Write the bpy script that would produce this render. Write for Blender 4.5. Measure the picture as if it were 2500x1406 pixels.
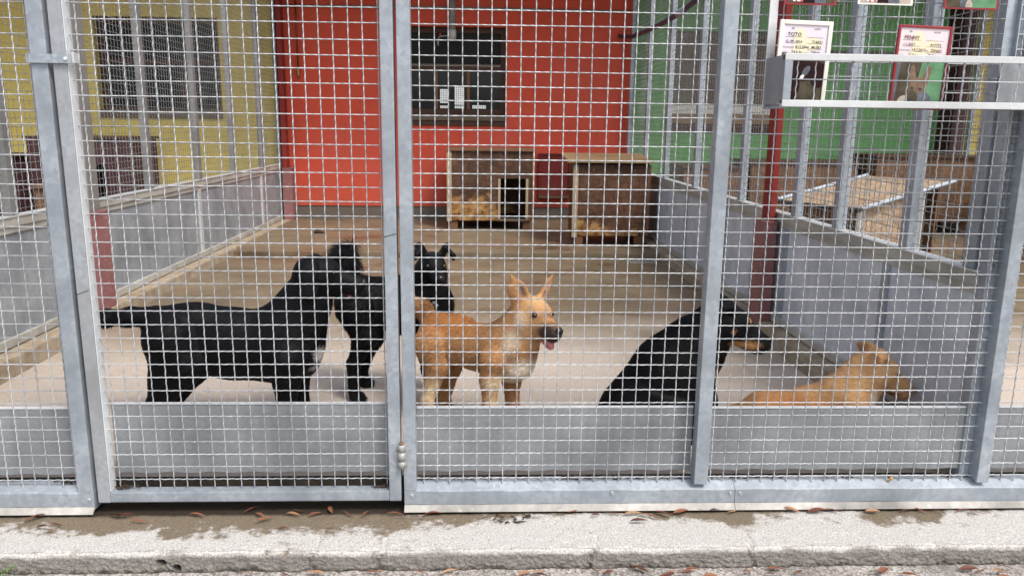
import bpy, bmesh, math, random
import numpy as np
from mathutils import Vector, Matrix, noise as mnoise

random.seed(7)
rng = np.random.default_rng(7)
for o in list(bpy.data.objects):
    bpy.data.objects.remove(o)
scn = bpy.context.scene
COL = scn.collection
R = math.radians

# ------------------------------------------------------------------ camera
CAM = np.array([0.0, -2.757, 1.35])
F_PX, IMG_W, IMG_H = 1900.0, 2500.0, 1406.0
_y, _p, _r = R(2.3), R(11.8), R(0.7)
FW = np.array([math.sin(_y)*math.cos(_p), math.cos(_y)*math.cos(_p), -math.sin(_p)])
_rt = np.array([math.cos(_y), -math.sin(_y), 0.0])
_up = np.cross(_rt, FW)
RT = _rt*math.cos(_r) + _up*math.sin(_r)
UP = -_rt*math.sin(_r) + _up*math.cos(_r)
cd = bpy.data.cameras.new('camera')
cam = bpy.data.objects.new('camera', cd)
COL.objects.link(cam)
cd.sensor_width = 36.0
cd.lens = F_PX/IMG_W*36.0
cd.clip_start = 0.05
cd.clip_end = 600
cam.matrix_world = Matrix(((RT[0], UP[0], -FW[0], CAM[0]), (RT[1], UP[1], -FW[1], CAM[1]),
                           (RT[2], UP[2], -FW[2], CAM[2]), (0, 0, 0, 1)))
scn.camera = cam

# ------------------------------------------------------------------ light
SUN_EL, SUN_AZ = R(54), R(-52)          # azimuth measured from +X towards +Y
L = Vector((math.cos(SUN_EL)*math.cos(SUN_AZ), math.cos(SUN_EL)*math.sin(SUN_AZ), math.sin(SUN_EL)))
w = bpy.data.worlds.new('World')
scn.world = w
w.use_nodes = True
nt = w.node_tree
bg = nt.nodes['Background']
sky = nt.nodes.new('ShaderNodeTexSky')
sky.sky_type = 'NISHITA'
sky.sun_disc = False
sky.sun_elevation = SUN_EL
sky.sun_rotation = math.atan2(L.x, L.y)
sky.air_density = 1.0
sky.dust_density = 3.0
sky.ozone_density = 0.8
hs = nt.nodes.new('ShaderNodeHueSaturation')      # thin bright overcast: a paler sky than the clear one
hs.inputs['Saturation'].default_value = 0.5
nt.links.new(sky.outputs[0], hs.inputs['Color'])
nt.links.new(hs.outputs[0], bg.inputs[0])
bg.inputs[1].default_value = 0.135
sl = bpy.data.lights.new('sun', 'SUN')
sl.energy = 1.4
sl.angle = R(15)
sl.color = (1.0, 0.95, 0.88)
so = bpy.data.objects.new('sun', sl)
COL.objects.link(so)
so.rotation_euler = L.to_track_quat('Z', 'Y').to_euler()
scn.view_settings.view_transform = 'Standard'
scn.view_settings.look = 'None'
scn.view_settings.exposure = 0.93
scn.view_settings.gamma = 1.0


def at(u, v, Y):
    """a sight line of the photograph, met at the depth Y where the thing stands"""
    d = FW + RT*(u-IMG_W/2)/F_PX - UP*(v-IMG_H/2)/F_PX
    t = (Y-CAM[1])/d[1]
    return CAM + d*t


# ------------------------------------------------------------------ materials
class NB:
    def __init__(s, name):
        s.m = bpy.data.materials.new(name)
        s.m.use_nodes = True
        s.t = s.m.node_tree
        s.n = s.t.nodes
        s.b = s.n['Principled BSDF']
        s.tc = s.n.new('ShaderNodeTexCoord')

    def link(s, a, b):
        s.t.links.new(a, b)

    def mapping(s, scale=(1, 1, 1), rot=(0, 0, 0), loc=(0, 0, 0), src='Object'):
        m = s.n.new('ShaderNodeMapping')
        m.inputs['Scale'].default_value = scale
        m.inputs['Rotation'].default_value = rot
        m.inputs['Location'].default_value = loc
        s.link(s.tc.outputs[src], m.inputs[0])
        return m.outputs[0]

    def noise(s, scale, detail=4, rough=0.55, vec=None, dist=0.0):
        n = s.n.new('ShaderNodeTexNoise')
        n.inputs['Scale'].default_value = scale
        n.inputs['Detail'].default_value = detail
        n.inputs['Roughness'].default_value = rough
        n.inputs['Distortion'].default_value = dist
        s.link(vec if vec is not None else s.tc.outputs['Object'], n.inputs['Vector'])
        return n.outputs['Fac']

    def voronoi(s, scale, vec=None, feature='F1', out='Distance'):
        n = s.n.new('ShaderNodeTexVoronoi')
        n.feature = feature
        n.inputs['Scale'].default_value = scale
        s.link(vec if vec is not None else s.tc.outputs['Object'], n.inputs['Vector'])
        return n.outputs[out]

    def ramp(s, fac, stops):
        r = s.n.new('ShaderNodeValToRGB')
        e = r.color_ramp.elements
        while len(e) < len(stops):
            e.new(0.5)
        for i, (p, c) in enumerate(stops):
            e[i].position = p
            if not isinstance(c, (tuple, list)):
                c = (c, c, c)
            e[i].color = (c[0], c[1], c[2], 1)
        s.link(fac, r.inputs[0])
        return r.outputs[0]

    def mix(s, fac, a, b, mode='MIX'):
        m = s.n.new('ShaderNodeMix')
        m.data_type = 'RGBA'
        m.blend_type = mode
        for val, idx in ((fac, 0), (a, 6), (b, 7)):
            if isinstance(val, (int, float)):
                m.inputs[idx].default_value = val
            elif isinstance(val, (tuple, list)):
                m.inputs[idx].default_value = (val[0], val[1], val[2], 1)
            else:
                s.link(val, m.inputs[idx])
        return m.outputs[2]

    def math(s, op, a, b=0.0):
        m = s.n.new('ShaderNodeMath')
        m.operation = op
        for val, idx in ((a, 0), (b, 1)):
            if isinstance(val, (int, float)):
                m.inputs[idx].default_value = val
            else:
                s.link(val, m.inputs[idx])
        return m.outputs[0]

    def bump(s, h, strength=0.3, dist=0.01):
        b = s.n.new('ShaderNodeBump')
        b.inputs['Strength'].default_value = strength
        b.inputs['Distance'].default_value = dist
        s.link(h, b.inputs['Height'])
        s.link(b.outputs[0], s.b.inputs['Normal'])

    def out(s, color=None, rough=0.6, metal=0.0, spec=0.5):
        if color is not None:
            if isinstance(color, (tuple, list)):
                s.b.inputs['Base Color'].default_value = (color[0], color[1], color[2], 1)
            else:
                s.link(color, s.b.inputs['Base Color'])
        if isinstance(rough, (int, float)):
            s.b.inputs['Roughness'].default_value = rough
        else:
            s.link(rough, s.b.inputs['Roughness'])
        s.b.inputs['Metallic'].default_value = metal
        s.b.inputs['Specular IOR Level'].default_value = spec
        return s.m


def galv(name, a, b, spangle=60, metal=0.25, rough=(0.38, 0.6), stain=0.25, world=False, drip=0.0):
    k = NB(name)
    vec = None
    if world:
        g = k.n.new('ShaderNodeNewGeometry')
        vec = g.outputs['Position']
    v = k.voronoi(spangle, vec, out='Color')
    bw = k.n.new('ShaderNodeRGBToBW')
    k.link(v, bw.inputs[0])
    n1 = k.noise(3.5, 5, 0.6, vec)
    n2 = k.noise(38, 4, 0.6, vec)
    base = k.mix(bw.outputs[0], a, b)
    base = k.mix(k.ramp(n1, [(0.35, 0), (0.7, 1)]), base, tuple(x*(1-stain) for x in a))
    base = k.mix(k.ramp(n2, [(0.62, 0), (0.8, 0.6)]), base, tuple(min(1, x*1.25) for x in b))
    if drip:
        d1 = k.noise(1.0, 5, 0.65, k.mapping((16, 16, 0.9)))
        d2 = k.noise(5, 5, 0.7)
        df = k.math('MULTIPLY', k.ramp(d1, [(0.5, 0), (0.72, drip)]), k.ramp(d2, [(0.35, 0.2), (0.65, 1)]))
        base = k.mix(df, base, tuple(x*0.5 for x in a))
        sc_ = k.noise(1.0, 3, 0.8, k.mapping((90, 90, 6), (0.0, 0.7, 0.3)))
        base = k.mix(k.ramp(sc_, [(0.70, 0), (0.76, 0.5)]), base, tuple(min(1, x*1.5) for x in b))
    r = k.ramp(n1, [(0.2, rough[0]), (0.8, rough[1])])
    k.bump(n2, 0.12, 0.002)
    return k.out(base, r, metal)


M = {}
M['galv'] = galv('galvanised_tube', (0.285, 0.32, 0.36), (0.43, 0.465, 0.505), 55)
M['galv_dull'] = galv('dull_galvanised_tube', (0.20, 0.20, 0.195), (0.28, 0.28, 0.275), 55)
M['galv_sheet'] = galv('galvanised_sheet', (0.265, 0.28, 0.295), (0.33, 0.345, 0.36), 120, 0.25, (0.4, 0.62), 0.3, drip=0.6)
M['galv_part'] = galv('galvanised_partition_sheet', (0.30, 0.325, 0.35), (0.38, 0.405, 0.43), 40, 0.2, (0.42, 0.62), 0.35, drip=0.7)
M['galv_part_lit'] = galv('lit_galvanised_sheet', (0.58, 0.62, 0.68), (0.68, 0.72, 0.78), 40, 0.15, (0.42, 0.62), 0.3, drip=0.5)  # lightened copy for the right: the light on those sheets is painted in
M['alu'] = galv('pale_aluminium', (0.56, 0.57, 0.57), (0.64, 0.65, 0.66), 90, 0.3, (0.38, 0.55), 0.15)
M['rail_dirty'] = galv('weathered_cream_rail', (0.42, 0.40, 0.35), (0.50, 0.48, 0.43), 30, 0.05, (0.5, 0.7), 0.35)
M['wire'] = galv('zinc_wire', (0.42, 0.435, 0.45), (0.58, 0.595, 0.61), 140, 0.3, (0.35, 0.55), 0.4, world=True)
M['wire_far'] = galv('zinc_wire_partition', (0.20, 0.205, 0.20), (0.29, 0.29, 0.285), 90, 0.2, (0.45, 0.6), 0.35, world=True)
def rust_wire():
    k = NB('zinc_wire_rust_spots')
    n = k.noise(6, 5, 0.65)
    n2 = k.noise(60, 3, 0.6)
    base = k.mix(n2, (0.40, 0.41, 0.42), (0.54, 0.55, 0.56))
    return k.out(k.mix(k.ramp(n, [(0.58, 0), (0.66, 0.9)]), base, (0.22, 0.10, 0.05)), 0.55, 0.2)


M['wire_rust'] = rust_wire()
M['lit_zinc'] = galv('sunlit_zinc', (0.62, 0.64, 0.66), (0.70, 0.72, 0.73), 60, 0.15, (0.4, 0.55), 0.12)  # paler zinc, the sun on the flange is put into its colour


def rusty_galv():
    k = NB('galvanised_tube_rust_spots')
    v = k.voronoi(70, out='Color')
    bw = k.n.new('ShaderNodeRGBToBW')
    k.link(v, bw.inputs[0])
    base = k.mix(bw.outputs[0], (0.29, 0.315, 0.345), (0.39, 0.415, 0.445))
    n1 = k.noise(4, 5, 0.6)
    base = k.mix(k.ramp(n1, [(0.35, 0), (0.7, 1)]), base, (0.25, 0.255, 0.26))
    n = k.noise(7, 6, 0.65)
    n2 = k.noise(60, 4, 0.6)
    f = k.math('MULTIPLY', k.ramp(n, [(0.60, 0), (0.68, 1)]), k.ramp(n2, [(0.35, 0.2), (0.6, 1)]))
    base = k.mix(f, base, (0.20, 0.085, 0.035))
    return k.out(base, 0.55, 0.2)


M['galv_rust'] = rusty_galv()


def paint_wall(name, c, dirt=0.55, dirtcol=(0.2, 0.12, 0.07)):
    k = NB(name)
    n = k.noise(2.2, 6, 0.65)
    n2 = k.noise(160, 3, 0.6)
    col = k.mix(k.ramp(n, [(0.3, 0), (0.75, 1)]), c, tuple(x*0.82 for x in c))
    v = k.mapping((9, 9, 0.7))
    st = k.noise(1.0, 5, 0.6, v)
    col = k.mix(k.math('MULTIPLY', k.ramp(st, [(0.6, 0), (0.8, 1)]), dirt*0.9), col, tuple(x*0.55 for x in c))
    sep = k.n.new('ShaderNodeSeparateXYZ')
    k.link(k.tc.outputs['Object'], sep.inputs[0])
    mr = k.n.new('ShaderNodeMapRange')
    k.link(sep.outputs[2], mr.inputs[0])
    mr.inputs[1].default_value = 0.2
    mr.inputs[2].default_value = 0.9
    mr.inputs[3].default_value = 0.35
    mr.inputs[4].default_value = -0.15
    spl = k.math('ADD', mr.outputs[0], k.noise(9, 6, 0.7))
    col = k.mix(k.ramp(spl, [(0.55, 0), (0.85, 0.55)]), col, tuple(x*0.5+y*0.35 for x, y in zip(c, dirtcol)))
    fade = k.noise(0.9, 4, 0.6)
    col = k.mix(k.ramp(fade, [(0.45, 0), (0.75, 0.35)]), col, tuple(x*0.75+0.06 for x in c))
    sp = k.noise(26, 2, 0.5)
    col = k.mix(k.ramp(sp, [(0.76, 0), (0.79, 0.8)]), col, tuple(x*0.4 for x in c))
    k.bump(n2, 0.35, 0.004)
    return k.out(col, 0.8, 0, 0.3)


M['red'] = paint_wall('red_render', (0.61, 0.082, 0.044))
M['yellow'] = paint_wall('yellow_render', (0.62, 0.485, 0.125))
M['green'] = paint_wall('green_render', (0.135, 0.345, 0.115))
M['plinth'] = paint_wall('grey_plinth_render', (0.13, 0.115, 0.10))
M['darkred'] = paint_wall('oxide_red_paint', (0.17, 0.024, 0.020))


def column_paint():
    k = NB('faded_oxide_column')
    n = k.noise(5, 6, 0.65)
    sep = k.n.new('ShaderNodeSeparateXYZ')
    k.link(k.tc.outputs['Object'], sep.inputs[0])
    n2 = k.noise(40, 4, 0.6)
    col = k.mix(k.ramp(n, [(0.3, 0), (0.7, 1)]), (0.21, 0.075, 0.075), (0.27, 0.13, 0.125))
    col = k.mix(k.ramp(n2, [(0.6, 0), (0.75, 1)]), col, (0.40, 0.30, 0.29))
    k.bump(n2, 0.2, 0.003)
    return k.out(col, 0.55, 0.0)


M['column'] = column_paint()
M['column_red'] = paint_wall('red_column_paint', (0.24, 0.028, 0.022))


def kerb_mat():
    k = NB('weathered_kerb_concrete')
    sep = k.n.new('ShaderNodeSeparateXYZ')
    k.link(k.tc.outputs['Object'], sep.inputs[0])
    fine = k.noise(150, 5, 0.75)
    mid = k.noise(22, 6, 0.7)
    big = k.noise(1.7, 5, 0.6, k.mapping((1, 1, 1), loc=(3.1, 0.4, 0)))
    pale = k.mix(k.ramp(fine, [(0.33, 0), (0.62, 1)]), (0.28, 0.26, 0.24), (0.68, 0.66, 0.63))
    grey = k.mix(k.ramp(fine, [(0.3, 0), (0.7, 1)]), (0.10, 0.09, 0.08), (0.36, 0.335, 0.305))
    brown = k.mix(k.ramp(fine, [(0.3, 0), (0.75, 1)]), (0.10, 0.075, 0.05), (0.30, 0.245, 0.18))
    # damp brown earth stain: near the fence foot and in a patch under the door
    m1 = k.n.new('ShaderNodeMapRange')          # y: -0.27 (edge) .. 0
    k.link(sep.outputs[1], m1.inputs[0])
    m1.inputs[1].default_value = -0.20
    m1.inputs[2].default_value = 0.03
    m1.inputs[3].default_value = -0.22
    m1.inputs[4].default_value = 0.40
    # stronger to the left (x < -0.2)
    m2 = k.n.new('ShaderNodeMapRange')
    k.link(sep.outputs[0], m2.inputs[0])
    m2.inputs[1].default_value = -0.5
    m2.inputs[2].default_value = 0.0
    m2.inputs[3].default_value = 0.17
    m2.inputs[4].default_value = -0.10
    tot = k.math('ADD', k.math('ADD', m1.outputs[0], m2.outputs[0]), big)
    lump = k.noise(6.5, 6, 0.7)
    tot = k.math('ADD', tot, k.math('MULTIPLY', k.math('SUBTRACT', mid, 0.5), 0.5))
    tot = k.math('ADD', tot, k.math('MULTIPLY', k.math('SUBTRACT', lump, 0.5), 1.4))
    col = k.mix(k.ramp(tot, [(0.54, 0), (0.60, 0.35), (0.70, 1)]), pale, brown)
    pits = k.noise(48, 3, 0.6)
    col = k.mix(k.ramp(pits, [(0.66, 0), (0.73, 0.75)]), col, (0.14, 0.12, 0.10))
    # the face below the arris is greyer than the top, with a ragged border
    zz = k.math('ADD', sep.outputs[2], k.math('MULTIPLY', k.math('SUBTRACT', lump, 0.5), 0.035))
    zz = k.math('ADD', zz, k.math('MULTIPLY', k.math('SUBTRACT', mid, 0.5), 0.02))
    upf = k.ramp(k.math('MULTIPLY', zz, -5.0), [(0.575, 0), (0.635, 1)])
    col = k.mix(upf, col, grey)
    # contact shadow painted in with wet dirt, under the door and along the fence
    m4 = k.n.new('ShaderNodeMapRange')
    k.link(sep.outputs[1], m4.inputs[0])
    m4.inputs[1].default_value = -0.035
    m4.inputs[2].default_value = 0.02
    soil_shade = k.math('ADD', m4.outputs[0], k.math('MULTIPLY', k.math('SUBTRACT', lump, 0.5), 0.6))
    col = k.mix(k.ramp(soil_shade, [(0.25, 0), (0.6, 0.95)]), col, (0.03, 0.023, 0.017))
    # moss and black dirt at the foot of the face
    m3 = k.n.new('ShaderNodeMapRange')
    k.link(sep.outputs[2], m3.inputs[0])
    m3.inputs[1].default_value = -0.190
    m3.inputs[2].default_value = -0.135
    m3.inputs[3].default_value = 0.35
    m3.inputs[4].default_value = -0.3
    dirt = k.math('ADD', m3.outputs[0], mid)
    col = k.mix(k.ramp(dirt, [(0.60, 0), (0.80, 0.9)]), col, (0.045, 0.04, 0.03))
    k.bump(k.math('ADD', fine, k.math('MULTIPLY', mid, 0.8)), 0.7, 0.008)
    return k.out(col, 0.9, 0, 0.2)


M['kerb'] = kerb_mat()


def pebble(name, a, b, c, scale=110):
    k = NB(name)
    v = k.voronoi(scale, out='Color')
    bw = k.n.new('ShaderNodeRGBToBW')
    k.link(v, bw.inputs[0])
    d = k.voronoi(scale)
    n = k.noise(4, 5, 0.6)
    col = k.ramp(bw.outputs[0], [(0.2, a), (0.5, b), (0.8, c)])
    col = k.mix(k.ramp(n, [(0.4, 0), (0.75, 0.6)]), col, tuple(x*0.6 for x in a))
    k.bump(d, 0.6, 0.006)
    return k.out(col, 0.9, 0, 0.2)


M['ground'] = pebble('gritty_ground', (0.20, 0.18, 0.16), (0.36, 0.33, 0.30), (0.52, 0.49, 0.46))


def floor_mat():
    k = NB('kennel_floor_concrete')
    sep = k.n.new('ShaderNodeSeparateXYZ')
    k.link(k.tc.outputs['Object'], sep.inputs[0])
    fine = k.noise(190, 4, 0.7)
    grain = k.noise(55, 5, 0.7)
    streak = k.noise(1.0, 6, 0.65, k.mapping((2.4, 3.6, 1)), 0.4)
    broad = k.noise(0.8, 5, 0.6, k.mapping((1, 1.2, 1), loc=(2.0, 7.3, 0)))
    pale = k.mix(k.ramp(fine, [(0.35, 0), (0.65, 1)]), (0.33, 0.265, 0.21), (0.60, 0.52, 0.445))
    mud = k.mix(k.ramp(streak, [(0.3, 0), (0.7, 1)]), (0.145, 0.108, 0.066), (0.25, 0.195, 0.128))
    mud = k.mix(k.ramp(grain, [(0.35, 0.35), (0.65, 0)]), mud, (0.08, 0.06, 0.036))
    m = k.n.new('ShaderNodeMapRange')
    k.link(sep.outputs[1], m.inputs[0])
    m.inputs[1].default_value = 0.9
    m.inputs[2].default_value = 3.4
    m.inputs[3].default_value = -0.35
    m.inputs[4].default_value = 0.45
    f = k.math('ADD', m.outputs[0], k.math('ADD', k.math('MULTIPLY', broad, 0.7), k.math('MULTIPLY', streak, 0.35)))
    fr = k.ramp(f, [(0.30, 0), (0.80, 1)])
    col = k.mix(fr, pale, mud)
    red = k.noise(0.9, 4, 0.6, k.mapping((1, 1.2, 1), loc=(7.7, 0.4, 0)))
    redf = k.math('MULTIPLY', k.ramp(red, [(0.5, 0), (0.75, 0.6)]), fr)
    col = k.mix(redf, col, (0.20, 0.10, 0.055))
    damp = k.noise(1.3, 6, 0.6, k.mapping((1.0, 1.5, 1), loc=(1.2, 3, 0)), 0.5)
    dampf = k.math('MULTIPLY', k.ramp(damp, [(0.55, 0), (0.66, 0.6)]), fr)
    col = k.mix(dampf, col, (0.075, 0.056, 0.033))
    rough = k.mix(fr, (0.85, 0.85, 0.85), k.ramp(damp, [(0.5, 0.55), (0.66, 0.25)]))
    k.bump(k.math('ADD', fine, k.math('MULTIPLY', grain, 0.8)), 0.35, 0.004)
    return k.out(col, rough, 0, 0.4)


M['floor'] = floor_mat()


def dirty_conc(name, a, b):
    k = NB(name)
    n = k.noise(9, 6, 0.7)
    n2 = k.noise(90, 4, 0.7)
    col = k.mix(k.ramp(n, [(0.35, 0), (0.65, 1)]), a, b)
    col = k.mix(k.ramp(n2, [(0.6, 0), (0.75, 0.5)]), col, tuple(x*0.5 for x in a))
    k.bump(n2, 0.5, 0.006)
    return k.out(col, 0.85, 0, 0.25)


M['sidekerb'] = dirty_conc('stained_side_kerb', (0.24, 0.18, 0.115), (0.40, 0.34, 0.26))
M['dirt_shade'] = dirty_conc('black_dirt_and_shade', (0.02, 0.016, 0.012), (0.05, 0.04, 0.03))  # channel dirt, and shade painted dark below the door


def osb(name, a, b, c, scale=1.0, worn=None):
    k = NB(name)
    m1 = k.mapping((34*scale, 34*scale, 13*scale), (0.3, 0.5, 0.2))
    m2 = k.mapping((15*scale, 40*scale, 40*scale), (0.1, 0.9, 0.6))
    v1 = k.voronoi(1.0, m1, out='Color')
    v2 = k.voronoi(1.0, m2, out='Color')
    bw = k.n.new('ShaderNodeRGBToBW')
    k.link(k.mix(0.5, v1, v2), bw.inputs[0])
    n = k.noise(3, 5, 0.65)
    col = k.ramp(bw.outputs[0], [(0.25, a), (0.5, b), (0.75, c)])
    col = k.mix(k.ramp(n, [(0.4, 0), (0.7, 0.7)]), col, tuple(x*0.55 for x in a))
    if worn:
        sep = k.n.new('ShaderNodeSeparateXYZ')
        k.link(k.tc.outputs['Object'], sep.inputs[0])
        mr = k.n.new('ShaderNodeMapRange')
        k.link(sep.outputs[2], mr.inputs[0])
        mr.inputs[1].default_value = worn[0]
        mr.inputs[2].default_value = worn[1]
        mr.inputs[3].default_value = 0.35
        mr.inputs[4].default_value = -0.3
        mx = k.n.new('ShaderNodeMapRange')
        k.link(sep.outputs[0], mx.inputs[0])
        mx.inputs[1].default_value = worn[2]
        mx.inputs[2].default_value = worn[3]
        mx.inputs[3].default_value = 0.2
        mx.inputs[4].default_value = -0.25
        f = k.math('ADD', k.math('ADD', mr.outputs[0], mx.outputs[0]), k.noise(7, 6, 0.7))
        col2 = k.ramp(bw.outputs[0], [(0.2, (0.10, 0.038, 0.011)), (0.5, (0.26, 0.135, 0.042)), (0.8, (0.40, 0.25, 0.10))])
        col = k.mix(k.ramp(f, [(0.55, 0), (0.7, 1)]), col, col2)
    k.bump(bw.outputs[0], 0.25, 0.003)
    return k.out(col, 0.65, 0, 0.3)


M['osb_dark'] = osb('dark_stained_chipboard', (0.055, 0.025, 0.014), (0.088, 0.042, 0.022), (0.12, 0.062, 0.036), worn=(0.28, 0.58, 0.1, 0.5))
M['osb_dark2'] = osb('brown_stained_chipboard', (0.068, 0.028, 0.015), (0.100, 0.046, 0.024), (0.13, 0.066, 0.037), worn=(0.25, 0.46, 1.0, 1.4))
M['osb_brown'] = osb('brown_chipboard', (0.11, 0.055, 0.026), (0.15, 0.078, 0.038), (0.20, 0.11, 0.058))
M['osb_pale'] = osb('pale_chipboard', (0.24, 0.155, 0.09), (0.36, 0.255, 0.165), (0.48, 0.365, 0.26), 1.6)


def wood(name, a, b):
    k = NB(name)
    n = k.noise(1.0, 6, 0.65, k.mapping((60, 60, 4)))
    n2 = k.noise(5, 4, 0.6)
    col = k.mix(n, a, b)
    col = k.mix(k.ramp(n2, [(0.5, 0), (0.8, 0.6)]), col, tuple(x*0.5 for x in a))
    k.bump(n, 0.2, 0.003)
    return k.out(col, 0.7, 0, 0.3)


M['wood_pale'] = wood('pale_batten', (0.30, 0.22, 0.13), (0.42, 0.33, 0.22))
M['wood_ply'] = wood('plywood_lid', (0.20, 0.125, 0.06), (0.29, 0.19, 0.10))
M['wood_dark'] = wood('dark_window_wood', (0.045, 0.022, 0.014), (0.085, 0.045, 0.028))
M['wood_brown'] = wood('brown_post_wood', (0.13, 0.06, 0.03), (0.20, 0.10, 0.055))
M['wood_sill'] = wood('grey_brown_sill', (0.10, 0.075, 0.05), (0.15, 0.115, 0.08))
M['plum'] = wood('plum_board', (0.045, 0.016, 0.018), (0.07, 0.028, 0.030))


def plain(name, c, rough=0.5, metal=0.0, var=0.15, scale=12, spec=0.5):
    k = NB(name)
    n = k.noise(scale, 4, 0.6)
    col = k.mix(k.ramp(n, [(0.3, 0), (0.7, 1)]), c, tuple(x*(1-var) for x in c))
    return k.out(col, rough, metal, spec)


M['glass_dark'] = plain('dark_window_glass', (0.008, 0.010, 0.012), 0.12, 0.0, 0.3, 5, 0.3)
M['screen_grey'] = plain('grey_window_board', (0.020, 0.021, 0.019), 0.7, 0, 0.3, 12, 0.2)
M['black'] = plain('black_void', (0.008, 0.007, 0.007), 0.8)
M['blackpipe'] = plain('black_plastic_pipe', (0.018, 0.019, 0.021), 0.35)
M['greypipe'] = plain('grey_plastic_pipe', (0.20, 0.195, 0.18), 0.45)
M['paleblue'] = plain('pale_pipe_collar', (0.45, 0.45, 0.43), 0.5)
M['hose'] = plain('violet_blue_hose', (0.05, 0.045, 0.085), 0.4)
M['copper'] = plain('copper_pipe', (0.24, 0.085, 0.035), 0.4, 0.6, 0.5)
M['brass'] = plain('brass_valve', (0.32, 0.20, 0.08), 0.4, 0.7, 0.4)
M['cream'] = plain('cream_paint', (0.62, 0.59, 0.52), 0.55)
M['zincnew'] = plain('bare_hinge_steel', (0.40, 0.40, 0.39), 0.5, 0.2, 0.4, 80)
M['copperpin'] = plain('rusty_pin', (0.22, 0.11, 0.06), 0.6)
M['roof'] = plain('shade_roof_sheet', (0.35, 0.34, 0.32), 0.6)
M['frame_white'] = plain('white_plastic_frame', (0.78, 0.74, 0.66), 0.4, 0, 0.08)
M['frame_red'] = plain('crimson_plastic_frame', (0.27, 0.012, 0.022), 0.35)
M['paper'] = plain('lilac_form_paper', (0.70, 0.62, 0.68), 0.6, 0, 0.06)
M['paper_pink'] = plain('pink_form_paper', (0.72, 0.61, 0.63), 0.6, 0, 0.06)
M['paper_yel'] = plain('pale_yellow_print', (0.72, 0.66, 0.47), 0.6, 0, 0.06)
M['paper_white'] = plain('white_print', (0.78, 0.77, 0.75), 0.6, 0, 0.06)
M['ink'] = plain('black_ink', (0.03, 0.025, 0.03), 0.6)
M['ink_red'] = plain('brown_red_ink', (0.20, 0.05, 0.03), 0.6)
M['print_red'] = plain('red_print', (0.55, 0.02, 0.04), 0.5)
M['ph_dark'] = plain('photo_dark_fur', (0.035, 0.018, 0.018), 0.85, 0, 0.5, 30, 0.1)
M['ph_grey'] = plain('photo_grey', (0.17, 0.19, 0.22), 0.85, 0, 0.5, 25, 0.1)
M['ph_bg'] = plain('photo_olive_ground', (0.12, 0.10, 0.07), 0.85, 0, 0.6, 25, 0.1)
M['ph_green'] = plain('photo_green_meadow', (0.16, 0.34, 0.18), 0.85, 0, 0.4, 20, 0.1)
M['ph_tan'] = plain('photo_tan_fur', (0.26, 0.17, 0.12), 0.85, 0, 0.4, 40, 0.1)
M['ph_cream'] = plain('photo_cream_fur', (0.50, 0.43, 0.36), 0.85, 0, 0.3, 40, 0.1)
M['ph_pink'] = plain('photo_pink_tongue', (0.62, 0.12, 0.13), 0.4)
M['flashing'] = galv('dirty_white_flashing', (0.42, 0.40, 0.36), (0.52, 0.50, 0.46), 50, 0.0, (0.5, 0.7), 0.6, drip=0.9)
M['leaf'] = None


def leaf_mat():
    k = NB('dry_leaf')
    oi = k.n.new('ShaderNodeObjectInfo')
    col = k.ramp(oi.outputs['Random'], [(0.0, (0.06, 0.022, 0.015)), (0.5, (0.15, 0.05, 0.028)), (0.85, (0.27, 0.11, 0.055)), (1.0, (0.42, 0.25, 0.14))])
    n = k.noise(40, 4, 0.6)
    col = k.mix(k.ramp(n, [(0.4, 0), (0.8, 0.7)]), col, (0.08, 0.03, 0.02))
    return k.out(col, 0.6, 0, 0.3)


M['leaf'] = leaf_mat()
M['litter'] = plain('dark_litter', (0.045, 0.028, 0.018), 0.85, 0, 0.6, 60)
M['yellowleaf'] = plain('ochre_leaf', (0.50, 0.30, 0.06), 0.6)
M['weed'] = plain('green_weed', (0.10, 0.20, 0.03), 0.6)


def far_glow_mat():
    k = NB('far_daylight_glow')
    k.b.inputs['Emission Color'].default_value = (0.9, 0.93, 0.88, 1)
    k.b.inputs['Emission Strength'].default_value = 0.22  # daylight through the far windows put in as a glow
    n = k.noise(30, 2)
    return k.out(k.mix(n, (0.5, 0.5, 0.5), (0.6, 0.6, 0.6)), 0.6)


M['farglow'] = far_glow_mat()


def fur_mat(name, rough, sheen):
    k = NB(name)
    a = k.n.new('ShaderNodeAttribute')
    a.attribute_name = 'pelt'
    n = k.noise(60, 4, 0.65, k.mapping((1, 1, 2.2)))
    col = k.mix(k.ramp(n, [(0.35, 0.0), (0.75, 0.55)]), a.outputs['Color'], (0.35, 0.33, 0.33), 'MULTIPLY')
    k.b.inputs['Sheen Weight'].default_value = sheen
    spec = 0.16 if 'black' in name else 0.3
    k.b.inputs['Sheen Roughness'].default_value = 0.4
    k.bump(n, 0.35, 0.004)
    return k.out(col, rough, 0, spec)


M['pelt_black'] = fur_mat('black_pelt', 0.55, 0.0)
M['pelt_tan'] = fur_mat('tan_pelt', 0.8, 0.05)
M['eye'] = plain('dark_eye', (0.02, 0.011, 0.006), 0.06)
M['nosem'] = plain('wet_nose', (0.012, 0.011, 0.012), 0.25, 0, 0.3, 90)
M['tongue'] = plain('pink_tongue', (0.50, 0.16, 0.17), 0.3, 0, 0.2)
M['mouth'] = plain('dark_mouth', (0.035, 0.012, 0.012), 0.4)
M['tooth'] = plain('ivory_tooth', (0.7, 0.66, 0.58), 0.35)
M['chain'] = plain('steel_chain', (0.5, 0.5, 0.5), 0.3, 0.8)


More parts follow.
